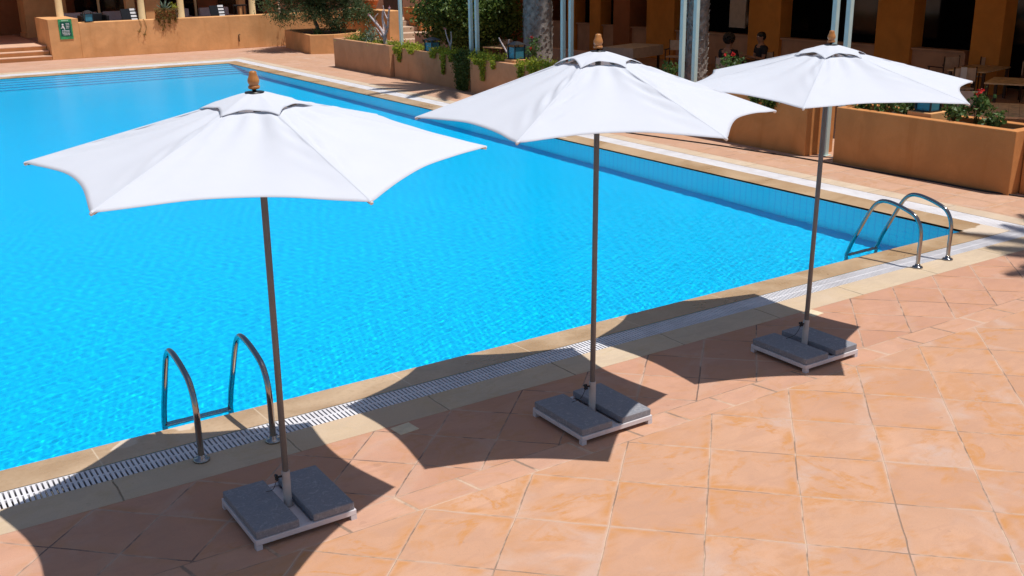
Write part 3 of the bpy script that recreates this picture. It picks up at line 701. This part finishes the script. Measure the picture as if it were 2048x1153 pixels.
for i, (x, y, h, r, n_, lb) in enumerate([(2.62,3.8,.20,.18,1,'low geranium at the shaded end of the right planter, under the canopy edge'),(2.60,3.3,.24,.19,2,'red flowering geranium left of the lantern in the right planter'),
    (2.66,2.95,.24,.17,0,'dense green geranium touching the left side of the blue lantern'),(2.62,2.1,.27,.18,1,'leafy geranium right of the lantern below the right canopy tip'),
    (2.72,1.78,.42,.13,4,'tall geranium with dark red flowers beside the right canopy tip'),(2.64,1.42,.20,.09,0,'small flowerless geranium near the end of the right planter')]):
    geranium(x,y,gz,h,r,lb,40+i,n_)
geranium(2.75,13.9,.82,.62,.2,'upright geranium with one red bloom before the thick palm trunk',60,2)
geranium(2.75,10.4,.82,.42,.22,'geranium with bright red bloom behind the middle canopy crown',61,3)
geranium(2.8,8.9,.82,.40,.2,'low geranium at the foot of the slim palm posts',63,2)
geranium(2.75,7.2,.82,.72,.25,'tall leafy geranium in front of the seated people',62,2)
geranium(2.75,5.6,.82,.30,.2,'low geranium glimpsed between the middle and right canopies',64,1)
def vine(label, x, ys, z, hang, seed, mat='vine', n_=700, group='trailing vines', size=.06, xo=0.):
    g = np.random.default_rng(seed); t = thing('trailing_vine', label, 'vine', (x,ys[0],z), group=group); pts = []; st_ = MB()
    L = ys[1]-ys[0]
    n_ = int(n_*1.6); pts.append(np.stack([g.uniform(-.05,.42,n_), g.uniform(0,L,n_), np.abs(g.normal(size=n_))*.075+.01],1))
    for (yy, hh, ww) in hang:
        m_ = int(340*hh/.4*ww/.12)+30; u = g.uniform(0,1,m_); yo = g.normal(size=m_)*ww*.5*(1.15-u*.75)
        pts.append(np.stack([-.03-np.abs(g.normal(size=m_))*.03+xo, yy-ys[0]+yo, .03-u*hh],1))
        for k in range(3): st_.tube(smooth_path([(.1,yy-ys[0]+g.normal()*ww*.3,.0),(-.015+xo,yy-ys[0]+g.normal()*ww*.3,.005),(-.03+xo,yy-ys[0]+g.normal()*ww*.3,-hh*.5),(-.025+xo,yy-ys[0]+g.normal()*ww*.3,-hh*.95)],3), .004, 5)
    c = np.concatenate(pts); V, F = leaves(c, size, .65, .6, seed); npmesh('foliage', V, F, M[mat], t)
    if st_.v: st_.build('stem', M['dry'], t)
vine('bright trailing vine spilling over the planter left of the dark lantern', 2.44, (19.2,20.7), .88, [(20.35,.42,.14),(20.6,.2,.1),(19.6,.14,.2)], 71, n_=620)
vine('trailing vine with one long strand, right of the dark lantern', 2.44, (17.0,18.6), .88, [(17.75,.56,.13),(18.3,.16,.2),(17.3,.2,.12)], 72, n_=700)
vine('dark ivy hanging to the ground between two pinkish planters', 2.36, (16.2,16.95), .92, [(16.58,.92,.40),(16.45,.9,.30),(16.72,.92,.34)], 73, 'ivy', 300, None, .055)
vine('yellow green vine with a long strand, just right of the posts by the ivy', 2.30, (14.9,16.1), .90, [(15.45,.55,.15),(15.75,.16,.3),(14.95,.22,.1)], 74, 'vine', 620)
vine('yellow green vine left of the middle canopy ridge', 2.30, (12.65,13.9), .90, [(13.7,.36,.16),(13.2,.18,.3)], 75, 'vine', 520)
vine('small vine tuft between the middle and right canopies', 2.27, (5.3,6.1), .92, [(5.9,.14,.16),(5.55,.22,.2)], 76, 'ivy', 260)
vine('low vine at the foot of the posts before the slim palm', 2.29, (8.5,9.6), .92, [(9.0,.1,.3)], 77, 'vine', 420)
# ground cover and shrubs on the bare-branch planter
def tuft(label, x, y, z, r, h, mat, n_, seed, size=.07):
    g = np.random.default_rng(seed); c = np.stack([g.normal(size=n_)*r*.5, g.normal(size=n_)*r*.5, np.abs(g.normal(size=n_))*h*.45+.01],1)
    t = thing('low_shrub', label, 'shrub', (x,y,z)); V, F = leaves(c, size, .5, -.4, seed); npmesh('foliage', V, F, M[mat], t)
    b = MB()
    for k in range(6): b.tube([(g.normal()*.02,g.normal()*.02,-.04),(g.normal()*r*.4,g.normal()*r*.4,h*.6)], .006, 5)
    b.build('stem', M['dry'], t)
tuft('lime green tuft at the far end of the bare shrub planter', 2.75,24.1,.86,.34,.22,'lime',380,81)
tuft('dark green bushy shrub beside the bare branches', 2.8,23.4,.86,.34,.42,'geranium',420,82)
tuft('pale dusty shrub just left of the bare branches', 2.75,22.8,.86,.26,.6,'aloe',300,83)
tuft('lime green tuft at the foot of the bare branches', 2.7,22.1,.86,.36,.16,'lime',380,84)
tuft('lime green tuft at the sunlit end of the bare shrub planter', 2.8,21.4,.86,.26,.14,'lime',260,85)
def branchy(name, label, loc, spec, mat, r0, tips=None):
    t = thing(name, label, 'shrub', loc); b = MB()
    for pth, r in spec: b.tube(smooth_path(pth,4), [r*(1-.55*k/(4*(len(pth)-1))) for k in range(4*(len(pth)-1)+1)], 7)
    b.build('branch', mat, t)
    if tips:
        g = np.random.default_rng(5); c = np.concatenate([np.array(p)+g.normal(size=(14,3))*.02 for p in tips]); V, F = leaves(c,.045,.8,0,5); npmesh('blossom', V, F, leaf_mat('pink_petals',(.6,.25,.26),(.7,.35,.34),.2), t)
branchy('desert_rose', 'bare shrub with thick pale branches in the stucco planter', (2.75,21.9,.84),
  [([(0,0,0),(0,.02,.2),(.02,.0,.36)],.085),([(0,0,.25),(-.02,.25,.5),(-.05,.62,.72),(-.02,1.0,.88)],.05),([(0,0,.3),(.05,-.12,.6),(0,-.3,.95),(0,-.38,1.15)],.05),
   ([(0,.1,.4),(.1,.3,.5),(.1,.35,.8),(.05,.2,1.05)],.035),([(0,-.1,.5),(-.1,-.1,.8),(-.1,-.22,1.1)],.035),([(0,.5,.68),(-.1,.5,.8),(0,.42,.95)],.022),([(0,-.2,.8),(0,-.02,1.0),(0,.05,1.2)],.022),([(0,.08,.2),(.02,.4,.35),(0,.6,.5)],.03)],
  M['palebark'], .08, [(-.02,1.0,.90),(0,-.38,1.17)])
branchy('desert_rose', 'thin forked pale shrub left of the blue lantern by the ivy', (2.75,15.0,.82), [([(0,0,0),(0,.04,.25),(0,.3,.5),(0,.42,.62)],.03),([(0,.03,.2),(0,-.02,.45),(0,-.06,.6)],.026)], M['palebark'], .03)
branchy('desert_rose', 'thin pale shrub with pink buds in the vine planter by the dark lantern', (2.75,17.9,.82), [([(0,0,0),(0,.03,.25),(0,.2,.5),(0,.28,.7)],.03),([(0,.03,.2),(0,-.05,.45),(0,-.03,.65)],.026)], M['palebark'], .03, [(0,.28,.72)])
# hedge (bougainvillea) behind the vine planters
def bush(name, label, c, rad, ncl, nper, spread, size, mat, seed, cat='bush', trunk=True):
    t = thing(name, label, cat, (c[0],c[1],0)); p = clumps((0,0,c[2]), rad, ncl, nper, spread, seed)
    p = p[p[:,2] > .15]; V, F = leaves(p, size, .6, .1, seed); npmesh('crown', V, F, M[mat], t)
    b = MB(); g = np.random.default_rng(seed)
    for k in range(7):
        e = clumps((0,0,c[2]), rad, 1, 1, .01, seed+k+9)[0]; b.tube(smooth_path([(g.normal()*.08,g.normal()*.08,0),(e[0]*.35,e[1]*.35,e[2]*.5),tuple(e)],4), [.05-.036*i/8 for i in range(9)], 7)
    b.build('trunk', M['bark'], t)
tag(MB().box(7.3,17.0,0,7.5,28.5,.66).build('low_wall', M['stucco_mid'], bevel=.01), 'low tan wall behind the vines, running under the bougainvillea', 'wall')
bush('bougainvillea', 'big dark green bougainvillea behind the ivy column', (6.0,22.2,1.95), (1.5,2.4,1.5), 230, 150, .19, .13, 'hedge', 91)
# olive tree in the polygonal planter
pts = [(3.53,29.75),(4.35,29.35),(5.6,29.75),(6.3,31.2),(5.9,33.3),(4.0,33.4)]
t = thing('tree_planter', 'low many sided stucco planter holding the olive tree', 'planter', (0,0,0)); b = MB(); n_ = 6
cxy = (sum(p[0] for p in pts)/6, sum(p[1] for p in pts)/6); ins = [(p[0]+(cxy[0]-p[0])*.12, p[1]+(cxy[1]-p[1])*.12) for p in pts]
b.add([(*p,0) for p in pts]+[(*p,.70) for p in pts]+[(*p,.70) for p in ins]+[(*p,.58) for p in ins],
  [(k,(k+1)%6,6+(k+1)%6,6+k) for k in range(6)]+[(6+k,6+(k+1)%6,12+(k+1)%6,12+k) for k in range(6)]+[(12+k,12+(k+1)%6,18+(k+1)%6,18+k) for k in range(6)]); b.build('wall', M['stucco_far'], t, bevel=.01)
b = MB(); b.add([(*p,.60) for p in ins], [tuple(range(6))]); b.build('soil', M['soil'], t)
t = thing('olive_tree', 'grey green olive tree with pale crooked trunk in its low planter', 'tree', (4.7,31.6,.58))
b = MB(); g = np.random.default_rng(12)
limbs = [([(0,0,0),(-.05,0,.3),(-.22,.03,.75),(-.35,.1,1.3)],.10),([(-.15,.02,.6),(.2,-.1,1.0),(.55,-.2,1.7)],.07),([(-.33,.08,1.2),(-.9,.1,1.6),(-1.6,.2,1.7)],.055),([(-.3,.05,1.2),(-.4,-.3,1.8),(-.3,-.5,2.6)],.05),([(.4,-.15,1.4),(1.1,-.3,1.7),(1.7,-.4,1.6)],.05),([(.5,-.2,1.6),(.5,.2,2.3),(.7,.3,3.0)],.045)]
for pth, r in limbs: b.tube(smooth_path(pth,4), [r*(1-.6*k/(4*(len(pth)-1))) for k in range(4*(len(pth)-1)+1)], 8)
b.build('trunk', M['bark'], t)
p1 = clumps((0,0,1.95), (2.1,1.9,1.35), 200, 230, .18, 13, .2)
hg = np.array([[-1.9,-.3,.95],[-1.6,-.6,.75],[-1.2,-.9,.9],[-.7,-1.,.85],[.2,-.9,.55],[.5,-1.,.5],[.75,-.9,.75],[1.2,-1.,.8],[1.5,-.8,.9],[1.7,-.6,.6],[1.3,-.2,.7],[-1.4,.1,.75],[-.2,-1.1,.7],[.45,-.8,.15],[.35,-.7,.35],[-2.0,0,1.2],[1.9,-.4,.85],[.9,-.6,1.0],[.1,-.5,.9]])
p2 = np.repeat(hg,300,0)+np.random.default_rng(14).normal(size=(len(hg)*300,3))*[.2,.2,.17]
pp = np.concatenate([p1,p2]); pp = pp[pp[:,2] > .12]
V, F = leaves(pp, .11, .34, .5, 15); npmesh('crown', V, F, M['olive'], t)
tuft('small green shrub under the olive tree', 4.25,30.6,.60,.22,.3,'geranium',260,86)
# palms (their crowns rise above the picture and throw the frond shadows)
def palm(label, x, y, h, r, seed, nf=34, fl=2.6):
    t = thing('palm_tree', label, 'palm tree', (x,y,0)); g = np.random.default_rng(seed)
    b = MB(); b.lathe([(r*1.15,-.02),(r*1.0,.4),(r*.92,h*.3),(r*.85,h*.7),(r*.95,h)], seg=20); 
    n_ = int(h/.10)*11
    for k in range(n_):
        z = h*k/n_; a = k*2.39996+g.normal()*.1; rr = r*(1.0-.12*z/h)
        d = Vector((math.cos(a),math.sin(a),0)); tn = Vector((-math.sin(a),math.cos(a),0)); w_ = .065*g.uniform(.7,1.2); c = d*(rr*.95)+Vector((0,0,z))
        tip = c+d*(.032*g.uniform(.6,1.4))+Vector((0,0,.10*g.uniform(.8,1.2)))
        b.add([c-tn*w_,c+tn*w_,c+tn*w_*.55+d*.018+Vector((0,0,.09)),c-tn*w_*.55+d*.018+Vector((0,0,.09)),tip-tn*w_*.35,tip+tn*w_*.35], [(0,1,2,3),(3,2,5,4),(0,3,4),(1,5,2)])
    b.build('trunk', M['palm'], t)
    V = []; F = []
    for k in range(nf):
        a = 2.39996*k; el = R(80-118*k/nf+g.normal()*5); L = fl*g.uniform(.85,1.1); p = Vector((0,0,h+.05)); N = 26; d = Vector((math.cos(a)*math.cos(el),math.sin(a)*math.cos(el),math.sin(el)))
        prev = None
        for i in range(N):
            q_ = p; p = p+d*L/N; d = (d+Vector((0,0,-.055-.02*i/N))).normalized(); side = d.cross(Vector((0,0,1))).normalized(); upv = side.cross(d)
            o_ = len(V); w_ = .018*(1-i/N)+.006
            V += [q_-side*w_, q_+side*w_, p+side*w_, p-side*w_]; F.append((o_,o_+1,o_+2,o_+3))
            if i > 3:
                ll = .55*math.sin(math.pi*(.12+.86*i/N))**.7
                for sg in (-1,1):
                    for hf in (0,.33,.66):
                        c = q_.lerp(p,hf); e = c+(side*sg*.55+d*.9+upv*.12+Vector((0,0,-.22))).normalized()*ll*g.uniform(.85,1.1); o_ = len(V); V += [c-d*.026, c+d*.026, e]; F.append((o_,o_+1,o_+2))
    me = bpy.data.meshes.new('crown'); me.from_pydata([tuple(v) for v in V], [], F); me.materials.append(M['frond'])
    o = bpy.data.objects.new('crown', me); sc.collection.objects.link(o); o.parent = t
palm('thick grey palm trunk rising behind the lantern planter', 4.0,15.45,7.6,.40,21,44,3.0)
palm('slim brown palm trunk behind a pair of posts', 4.1,9.5,7.6,.24,22,40,2.8)
palm('palm standing right of the pool corner, its frond shadows on the paving', 1.9,-4.2,7.2,.28,23,40,2.7)
# ------------------------------------------------------------------ far wall, steps, sign, portico building
t = thing('far_wall', 'long sunlit stucco wall beyond the pool with a raised block at its end', 'wall', (0,34.2,0))
b = MB(); b.box(-3.68,0,0,7.5,.62,1.28); b.build('wall', M['stucco_far'], t, bevel=.012)
MB().box(-4.74,-.002,0,-3.682,2.5,1.44).build('end_block', M['stucco_far'], t, bevel=.012)
t = thing('corner_wall', 'stucco wall with a terracotta pot on top behind the bare branches', 'wall', (7.0,30.0,0))
MB().box(0,0,0,.58,4.19,1.42).build('wall', M['stucco_far'], t, bevel=.012)
t = thing('wall_sign', 'green pool notice with white figure on the far wall end', 'sign', (-4.15,34.19,1.08))
MB().box(-.235,-.012,-.36,.235,.006,.36).build('panel', plain('sign_green', (.04,.27,.10), .4, .3, 5), t)
MB().box(-.185,-.018,-.25,.185,-.0125,.26).build('inner_panel', plain('sign_dark_green', (.005,.085,.06), .4, .1, 5), t)
ic = MB().ball((-.09,-.021,.16),(.035,.005,.035),10,6)
ic.add([(-.12,-.022,.12),(-.06,-.022,.12),(-.02,-.022,.0),(-.05,-.022,-.02),(-.08,-.022,.05),(-.13,-.022,.03)], [(0,1,2,3,4,5)])
ic.box(-.165,-.022,.03,-.10,-.0185,.06); ic.build('figure', M['white'], t)
tx = MB(); g = np.random.default_rng(3)
for z, n0, x0, x1 in [(.20,2,.02,.14),(.15,2,.02,.15),(.09,2,.02,.14),(.04,1,.02,.12),(-.05,3,-.13,.13),(-.10,3,-.14,.12),(-.15,3,-.13,.14),(-.20,2,-.10,.12)]:
    x = x0
    while x < x1: w_ = g.uniform(.018,.05); tx.box(x,-.021,z-.011,min(x+w_,x1),-.0185,z+.011); x += w_+.012
tx.build('lettering', M['white'], t)
MB().box(-.12,-.0145,.285,.12,-.0122,.33).build('title_band', plain('sign_pale', (.3,.55,.35), .4, .2, 12), t)
t = thing('entrance_steps', 'three wide stone steps beside the far wall end', 'steps', (-4.76,34.3,0))
for k, (y0, z) in enumerate([(0,.16),(.42,.32),(.85,.48)]):
    MB().box(-8,y0-.12,0 if k==0 else .161*k,0,y0+.45 if k<2 else 8.,z-.035).build('riser', M['stucco_far'], t)
    MB().box(-8,y0-.16,z-.034,0.005,y0+.46 if k<2 else 8.,z).build('tread', plain('pink_stone', (.60,.38,.26), .8, .1, 3), t, bevel=.006)
bd = thing('portico_building', 'low ochre hotel wing with cream round columns behind the far wall', 'building', (0,40,0))
def bp(m_, nme, mat, bevel=0.): m_.v = [(x,y-40,z) for x,y,z in m_.v]; return m_.build(nme, mat, bd, bevel=bevel)
bp(MB().box(-4.7,35.3,0,6.9,46,.47), 'patio_floor', plain('patio_stone', (.42,.27,.19), .85, .1, 3))
bp(MB().box(-4.54,40.0,.471,-2.9,41.5,4.0), 'pillar', M['stucco_far'], .012); bp(MB().box(-4.60,39.95,.47,-2.84,41.5,.62), 'pillar_plinth', M['stucco_far'])
bp(MB().box(-14,43,.0,-2.0,43.3,4.0), 'porch_wall', M['stucco_dark'])
bp(MB().box(-2.85,41.4,.471,6.9,41.6,4.0), 'rear_wall', M['stucco_dark'])
for x0 in (-2.3,.9,4.0): bp(MB().box(x0,41.3,.9,x0+2.1,41.38,3.4), 'window', M['dark_glass'])
for x in (-3.92,-.86,.70,3.70): bp(MB().lathe([(.17,.472),(.17,.60),(.135,.62),(.125,3.7),(.17,3.75),(.17,3.9)], (x,36.1)), 'round_column', M['cream'])
for x0, x1 in ((-.62,-.02),(3.25,3.52),(-1.35,-1.02)): bp(MB().box(x0,36.4,.471,x1,36.75,3.9), 'square_pillar', M['stucco_far'])
bp(MB().box(-1.95,38.6,.471,-1.87,38.7,3.9), 'mullion', M['cream']); bp(MB().box(2.05,38.6,.471,2.13,38.7,3.9), 'mullion', M['cream'])
bp(MB().box(-14,35.75,4.01,6.9,46,4.3), 'roof', M['stucco_far'])
def sofa(label, x, y, w_):
    t = thing('sofa', label, 'sofa', (x,y,.471))
    MB().box(-w_/2,-.45,.08,w_/2,.35,.42).build('seat', M['sofa'], t, bevel=.04); MB().box(-w_/2,.36,.08,w_/2,.6,.98).build('backrest', M['sofa'], t, bevel=.05)
    for sx in (-1,1): MB().box(sx*w_/2-.12,-.45,.08,sx*w_/2+.12,.6,.66).build('armrest', M['sofa'], t, bevel=.04)
    for sx in (-1,1):
        for sy in (-1,1): MB().box(sx*(w_/2-.1)-.03,sy*.35-.03,0,sx*(w_/2-.1)+.03,sy*.35+.03,.079).build('foot', M['darkwood'], t)
sofa('grey sofa in the shade just right of the first round column', -2.75,38.2,1.5)
sofa('grey sofa in the shade between the hanging planter and the second window', 1.3,38.3,1.0)
sofa('grey sofa in the shade left of the hanging planter', -1.35,38.4,.8)
sofa('grey sofa in the shade behind the black side table', 2.9,38.3,1.3)
def lounge_chair(label, x, y, rz):
    t = thing('lounge_chair', label, 'chair', (x,y,.471), rz, 'black lounge chairs on the patio')
    MB().box(-.32,-.3,.30,.32,.3,.36).build('seat', M['black'], t)
    o = MB().box(-.32,-.02,0,.32,.02,.85).build('backrest', M['black'], t, loc=(0,.3,.34)); o.rotation_euler.x = -.28
    tw = MB()
    for k in range(6): tw.box(.05,-.035,.12+k*.13,.30,-.021,.20+k*.13)
    tw.build('striped_towel', M['white'], o)
    for sx in (-1,1):
        for sy in (-1,1): MB().box(sx*.29-.02,sy*.27-.02,0,sx*.29+.02,sy*.27+.02,.299).build('leg', M['black'], t)
lounge_chair('black chair with striped towel left of the hanging planter', -1.25,35.7,.2)
lounge_chair('black chair with striped towel beside the black side table', 2.3,35.7,.2)
def side_table(label, x, y, z, w_, h_):
    t = thing('side_table', label, 'table', (x,y,z))
    MB().box(-w_/2,-w_/2,h_-.05,w_/2,w_/2,h_).build('tabletop', M['black'], t)
    for sx in (-1,1):
        for sy in (-1,1): MB().box(sx*(w_/2-.03)-.015,sy*(w_/2-.03)-.015,0,sx*(w_/2-.03)+.015,sy*(w_/2-.03)+.015,h_-.051).build('leg', M['black'], t)
side_table('black side table between a striped towel chair and the last round column', 3.0,35.6,.471,.45,1.18)
side_table('tall black side table behind the terracotta pot', 7.55,34.5,.9,.5,.75)
plinth(7.55,34.5+.0,0,.899,.4,'stucco block under the tall black side table')
o = MB().box(-.35,-.3,0,.35,.3,.8).build('armchair_body', M['black'])
bpy.data.objects.remove(o)
t = thing('armchair', 'black boxy armchair behind the blue lantern on the far wall', 'chair', (-2.75,35.9,.471))
MB().box(-.4,-.3,.1,.4,.3,.42).build('seat', M['black'], t, bevel=.03); MB().box(-.4,.301,.1,.4,.42,1.05).build('backrest', M['black'], t, bevel=.03)
for sx in (-1,1): MB().box(sx*.46-.058,-.3,.0,sx*.46+.058,.42,.98).build('armrest', M['black'], t, bevel=.02)
# aloe box hanging over the far wall
t = thing('aloe_planter', 'dry trailing plant box with a grey green aloe on the far wall', 'planter', (-.42,34.36,1.281))
MB().box(-.36,-.16,0,.36,.16,.30).build('box', M['terracotta'], t, bevel=.01)
g = np.random.default_rng(31); n_ = 900
c = np.stack([g.uniform(-.46,.44,n_), -.17-np.abs(g.normal(size=n_))*.06, g.uniform(-.02,.40,n_)],1)
st_ = [c]
for x, l in ((-.30,.3),(-.2,.5),(-.12,.35),(.05,.32),(.1,.2),(.3,.16),(-.33,.2)): st_.append(np.stack([x+g.normal(size=40)*.025, -.19+g.normal(size=40)*.02, .02-g.uniform(0,1,40)*l],1))
V, F = leaves(np.concatenate(st_), .07, .35, .8, 31); npmesh('dry_foliage', V, F, M['dry'], t)
al = MB()
for k in range(18):
    a = k*2.4; el = R(75-55*k/18); d = Vector((math.cos(a)*math.cos(el),math.sin(a)*math.cos(el)*.7,math.sin(el))); L = .5
    sd = d.cross(Vector((0,0,1))).normalized(); p = Vector((-.02,-.02,.30)); pm = p+d*L*.5; pe = p+d*L+Vector((0,0,-.04))
    al.add([p-sd*.045,p+sd*.045,pm+sd*.035,pe,pm-sd*.035,pm-Vector((0,0,.03))], [(0,1,2,4),(4,2,3),(0,5,1),(1,5,2),(2,5,3),(3,5,4),(4,5,0)])
al.build('aloe_leaves', M['aloe'], t)
V, F = leaves(np.array([.34,0,.42])+g.normal(size=(90,3))*[.08,.08,.08], .09, .4, 0, 33); npmesh('lime_foliage', V, F, M['lime'], t)
for x, l, lb in ((-1.48,.42,'longer dry strand hanging on the far wall left of the aloe box'),(-1.3,.55,'second dry strand hanging on the far wall beside the aloe box')):
    b = MB().tube(smooth_path([(0,.1,.0),(0,-.015,.01),(.06,-.015,-l*.5),(-.05,-.018,-l)],4), .008, 5); V, F = leaves(np.array([-.05,-.03,-l])+g.normal(size=(20,3))*.03,.06,.4,0,3)
    t2 = thing('dry_strand', lb, 'plant', (x,34.2,1.285)); b.build('stem', M['dry'], t2); npmesh('dry_foliage', V, F, M['dry'], t2)
# tap pipe on the far wall
o = MB().tube([(0,-.03,-.14),(0,-.03,.12),(.05,-.05,.14)], .022, 8).build('wall_tap', M['darkwood'], loc=(2.35,34.2,.42)); tag(o, 'short rusty pipe fixed low on the far wall near the olive tree', 'pipe')
# terracotta pot
t = thing('terracotta_pot', 'wide terracotta bowl pot on the corner wall', 'flower pot', (7.27,32.1,1.42))
MB().lathe([(.17,.0),(.20,.02),(.28,.22),(.31,.30),(.33,.31),(.33,.37),(.29,.37),(.28,.30),(.02,.29)], seg=32).build('pot', M['terracotta'], t)
V, F = leaves(np.random.default_rng(4).normal(size=(240,3))*[.2,.2,.14]+[0,0,.55], .12, .4, 0, 9); npmesh('foliage', V, F, M['geranium'], t)
# steps, pillar and wing at the far right corner
t = thing('garden_steps', 'shaded stone steps climbing behind the bare shrub planter', 'steps', (8.2,31.0,0))
for k in range(4): MB().box(0,k*.75,0,2.6,k*.75+.749 if k<3 else 6.,.2*(k+1)-.03*0).build('step', plain('step_stone', (.50,.36,.26), .85, .1, 3), t, bevel=.01)
t = thing('gate_pier', 'square stucco pier beside the garden steps', 'pier', (9.6,32.2,0)); MB().box(0,0,.4,.5,1.5,1.30).build('block', M['stucco'], t, bevel=.012); MB().box(-.03,-.03,1.301,.53,1.53,1.35).build('cap', M['stucco'], t)
wg = thing('garden_wing', 'shaded reddish building wing above the garden steps', 'building', (12,38,0))
MB().box(-4,0,0,8,6,4.5).build('wall', M['stucco_mid'], wg); MB().box(-4.3,-1.4,4.501,8.3,6.3,4.7).build('roof', M['roof'], wg); MB().box(-1.2,-.02,.8,-.2,.06,3.0).build('door', M['darkwood'], wg)
# ------------------------------------------------------------------ two seated guests
def skin_mesh(name, verts, edges, radii, mat, parent, root=0, sub=2):
    me = bpy.data.meshes.new(name); me.from_pydata(verts, edges, []); me.materials.append(mat)
    o = bpy.data.objects.new(name, me); sc.collection.objects.link(o)
    if parent is not None: o.parent = parent
    md = o.modifiers.new('skin', 'SKIN'); md.use_smooth_shade = True
    for i, r in enumerate(radii):
        me.skin_vertices[0].data[i].radius = r if isinstance(r, tuple) else (r, r)
    me.skin_vertices[0].data[root].use_root = True
    md2 = o.modifiers.new('sub', 'SUBSURF'); md2.levels = sub; md2.render_levels = sub
    return o
def guest(label, loc, rz, curly):
    # seated, facing +y locally; hips at seat height
    t = thing('person', label, 'person', loc, rz); t.scale = (1.1,1.1,1.08)
    v = [(0,0,.53),(0,0,.68),(0,-.01,.86),(0,0,1.00),(0,.01,1.09),(0,.03,1.17),(0,.035,1.25),(0,.03,1.31)]; e = [(i,i+1) for i in range(7)]; r = [(.16,.11),(.145,.10),(.16,.105),(.13,.085),(.055,.055),(.078,.09),(.085,.10),(.06,.07)]
    def chain(start, pts, rad):
        p = start
        for q_, rr in zip(pts, rad): v.append(q_); r.append(rr); e.append((p, len(v)-1)); p = len(v)-1
        return p
    for s_ in (-1,1):
        h = chain(3, [(s_*.19,0,.985),(s_*.235,.06,.72),(s_*.17,.27,.775),(s_*.14,.33,.78),(s_*.135,.38,.782)], [.062,.045,.036,.026,(.016,.036)])
        for k in range(4): chain(h, [(s_*(.112+.017*k),.425+.006*(k in (1,2)),.785),(s_*(.112+.017*k),.45,.777),(s_*(.112+.017*k),.468,.764)], [.0095,.0085,.0075])
        chain(h-1, [(s_*.10,.36,.79),(s_*.088,.395,.785)], [.011,.009])
        chain(0, [(s_*.10,.10,.53),(s_*.13,.42,.52),(s_*.13,.44,.28),(s_*.13,.41,.08),(s_*.135,.52,.045)], [.09,.062,.05,.035,(.03,.04)])
    skin_mesh('body', v, e, r, M['skin'], t)
    f = MB().ball((0,.118,1.225),(.014,.02,.02),8,6)
    f.build('nose', M['skin'], t)
    for s_ in (-1,1): MB().ball((s_*.084,.03,1.235),(.012,.022,.03),8,6).build('ear', M['skin'], t); MB().ball((s_*.032,.105,1.26),(.013,.012,.010),8,6).build('eye', M['white'], t)
    MB().ball((0,.112,1.18),(.026,.010,.007),8,6).build('mouth', plain('lips', (.25,.08,.06), .5), t)
    if curly:
        c = np.random.default_rng(2).normal(size=(500,3)); c /= np.linalg.norm(c,axis=1)[:,None]; c = c*[.125,.125,.12]+[0,.005,1.30]; c = c[(c[:,1] < .085) | (c[:,2] > 1.33)]
        hb = MB()
        for p in c[:260]: hb.ball(tuple(p), .024, 6, 4)
        hb.build('hair', M['hair'], t)
    else:
        hb = MB().ball((0,.012,1.285),(.098,.108,.085),16,10); hb.ball((0,-.02,1.24),(.092,.085,.09),14,8); hb.build('hair', M['hair'], t)
    vv = [(0,0,.50),(0,0,.68),(0,-.01,.86),(0,0,1.01),(0,.005,1.055)]; ee = [(0,1),(1,2),(2,3),(3,4)]; rr = [(.18,.13),(.165,.12),(.178,.122),(.145,.10),(.065,.065)]
    for s_ in (-1,1): i = len(vv); vv += [(s_*.19,0,.99),(s_*.225,.04,.82)]; rr += [.078,.064]; ee += [(3,i),(i,i+1)]
    skin_mesh('shirt', vv, ee, rr, M['shirt'] if not curly else M['trousers'], t)
    vv = [(0,0,.50)]; ee = []; rr = [(.17,.12)]
    for s_ in (-1,1):
        i = len(vv); vv += [(s_*.10,.10,.53),(s_*.13,.43,.52),(s_*.13,.44,.28),(s_*.13,.415,.10)]; rr += [.10,.072,.062,.052]; ee += [(0,i),(i,i+1),(i+1,i+2),(i+2,i+3)]
    skin_mesh('trousers', vv, ee, rr, M['trousers'], t)
guest('seated guest in dark navy shirt, seen from behind beside the ochre column', (8.9,12.15,-.03), R(70), False)
guest('seated guest with dark curly hair behind the tall geranium', (7.4,11.85,-.03), R(-80), True)
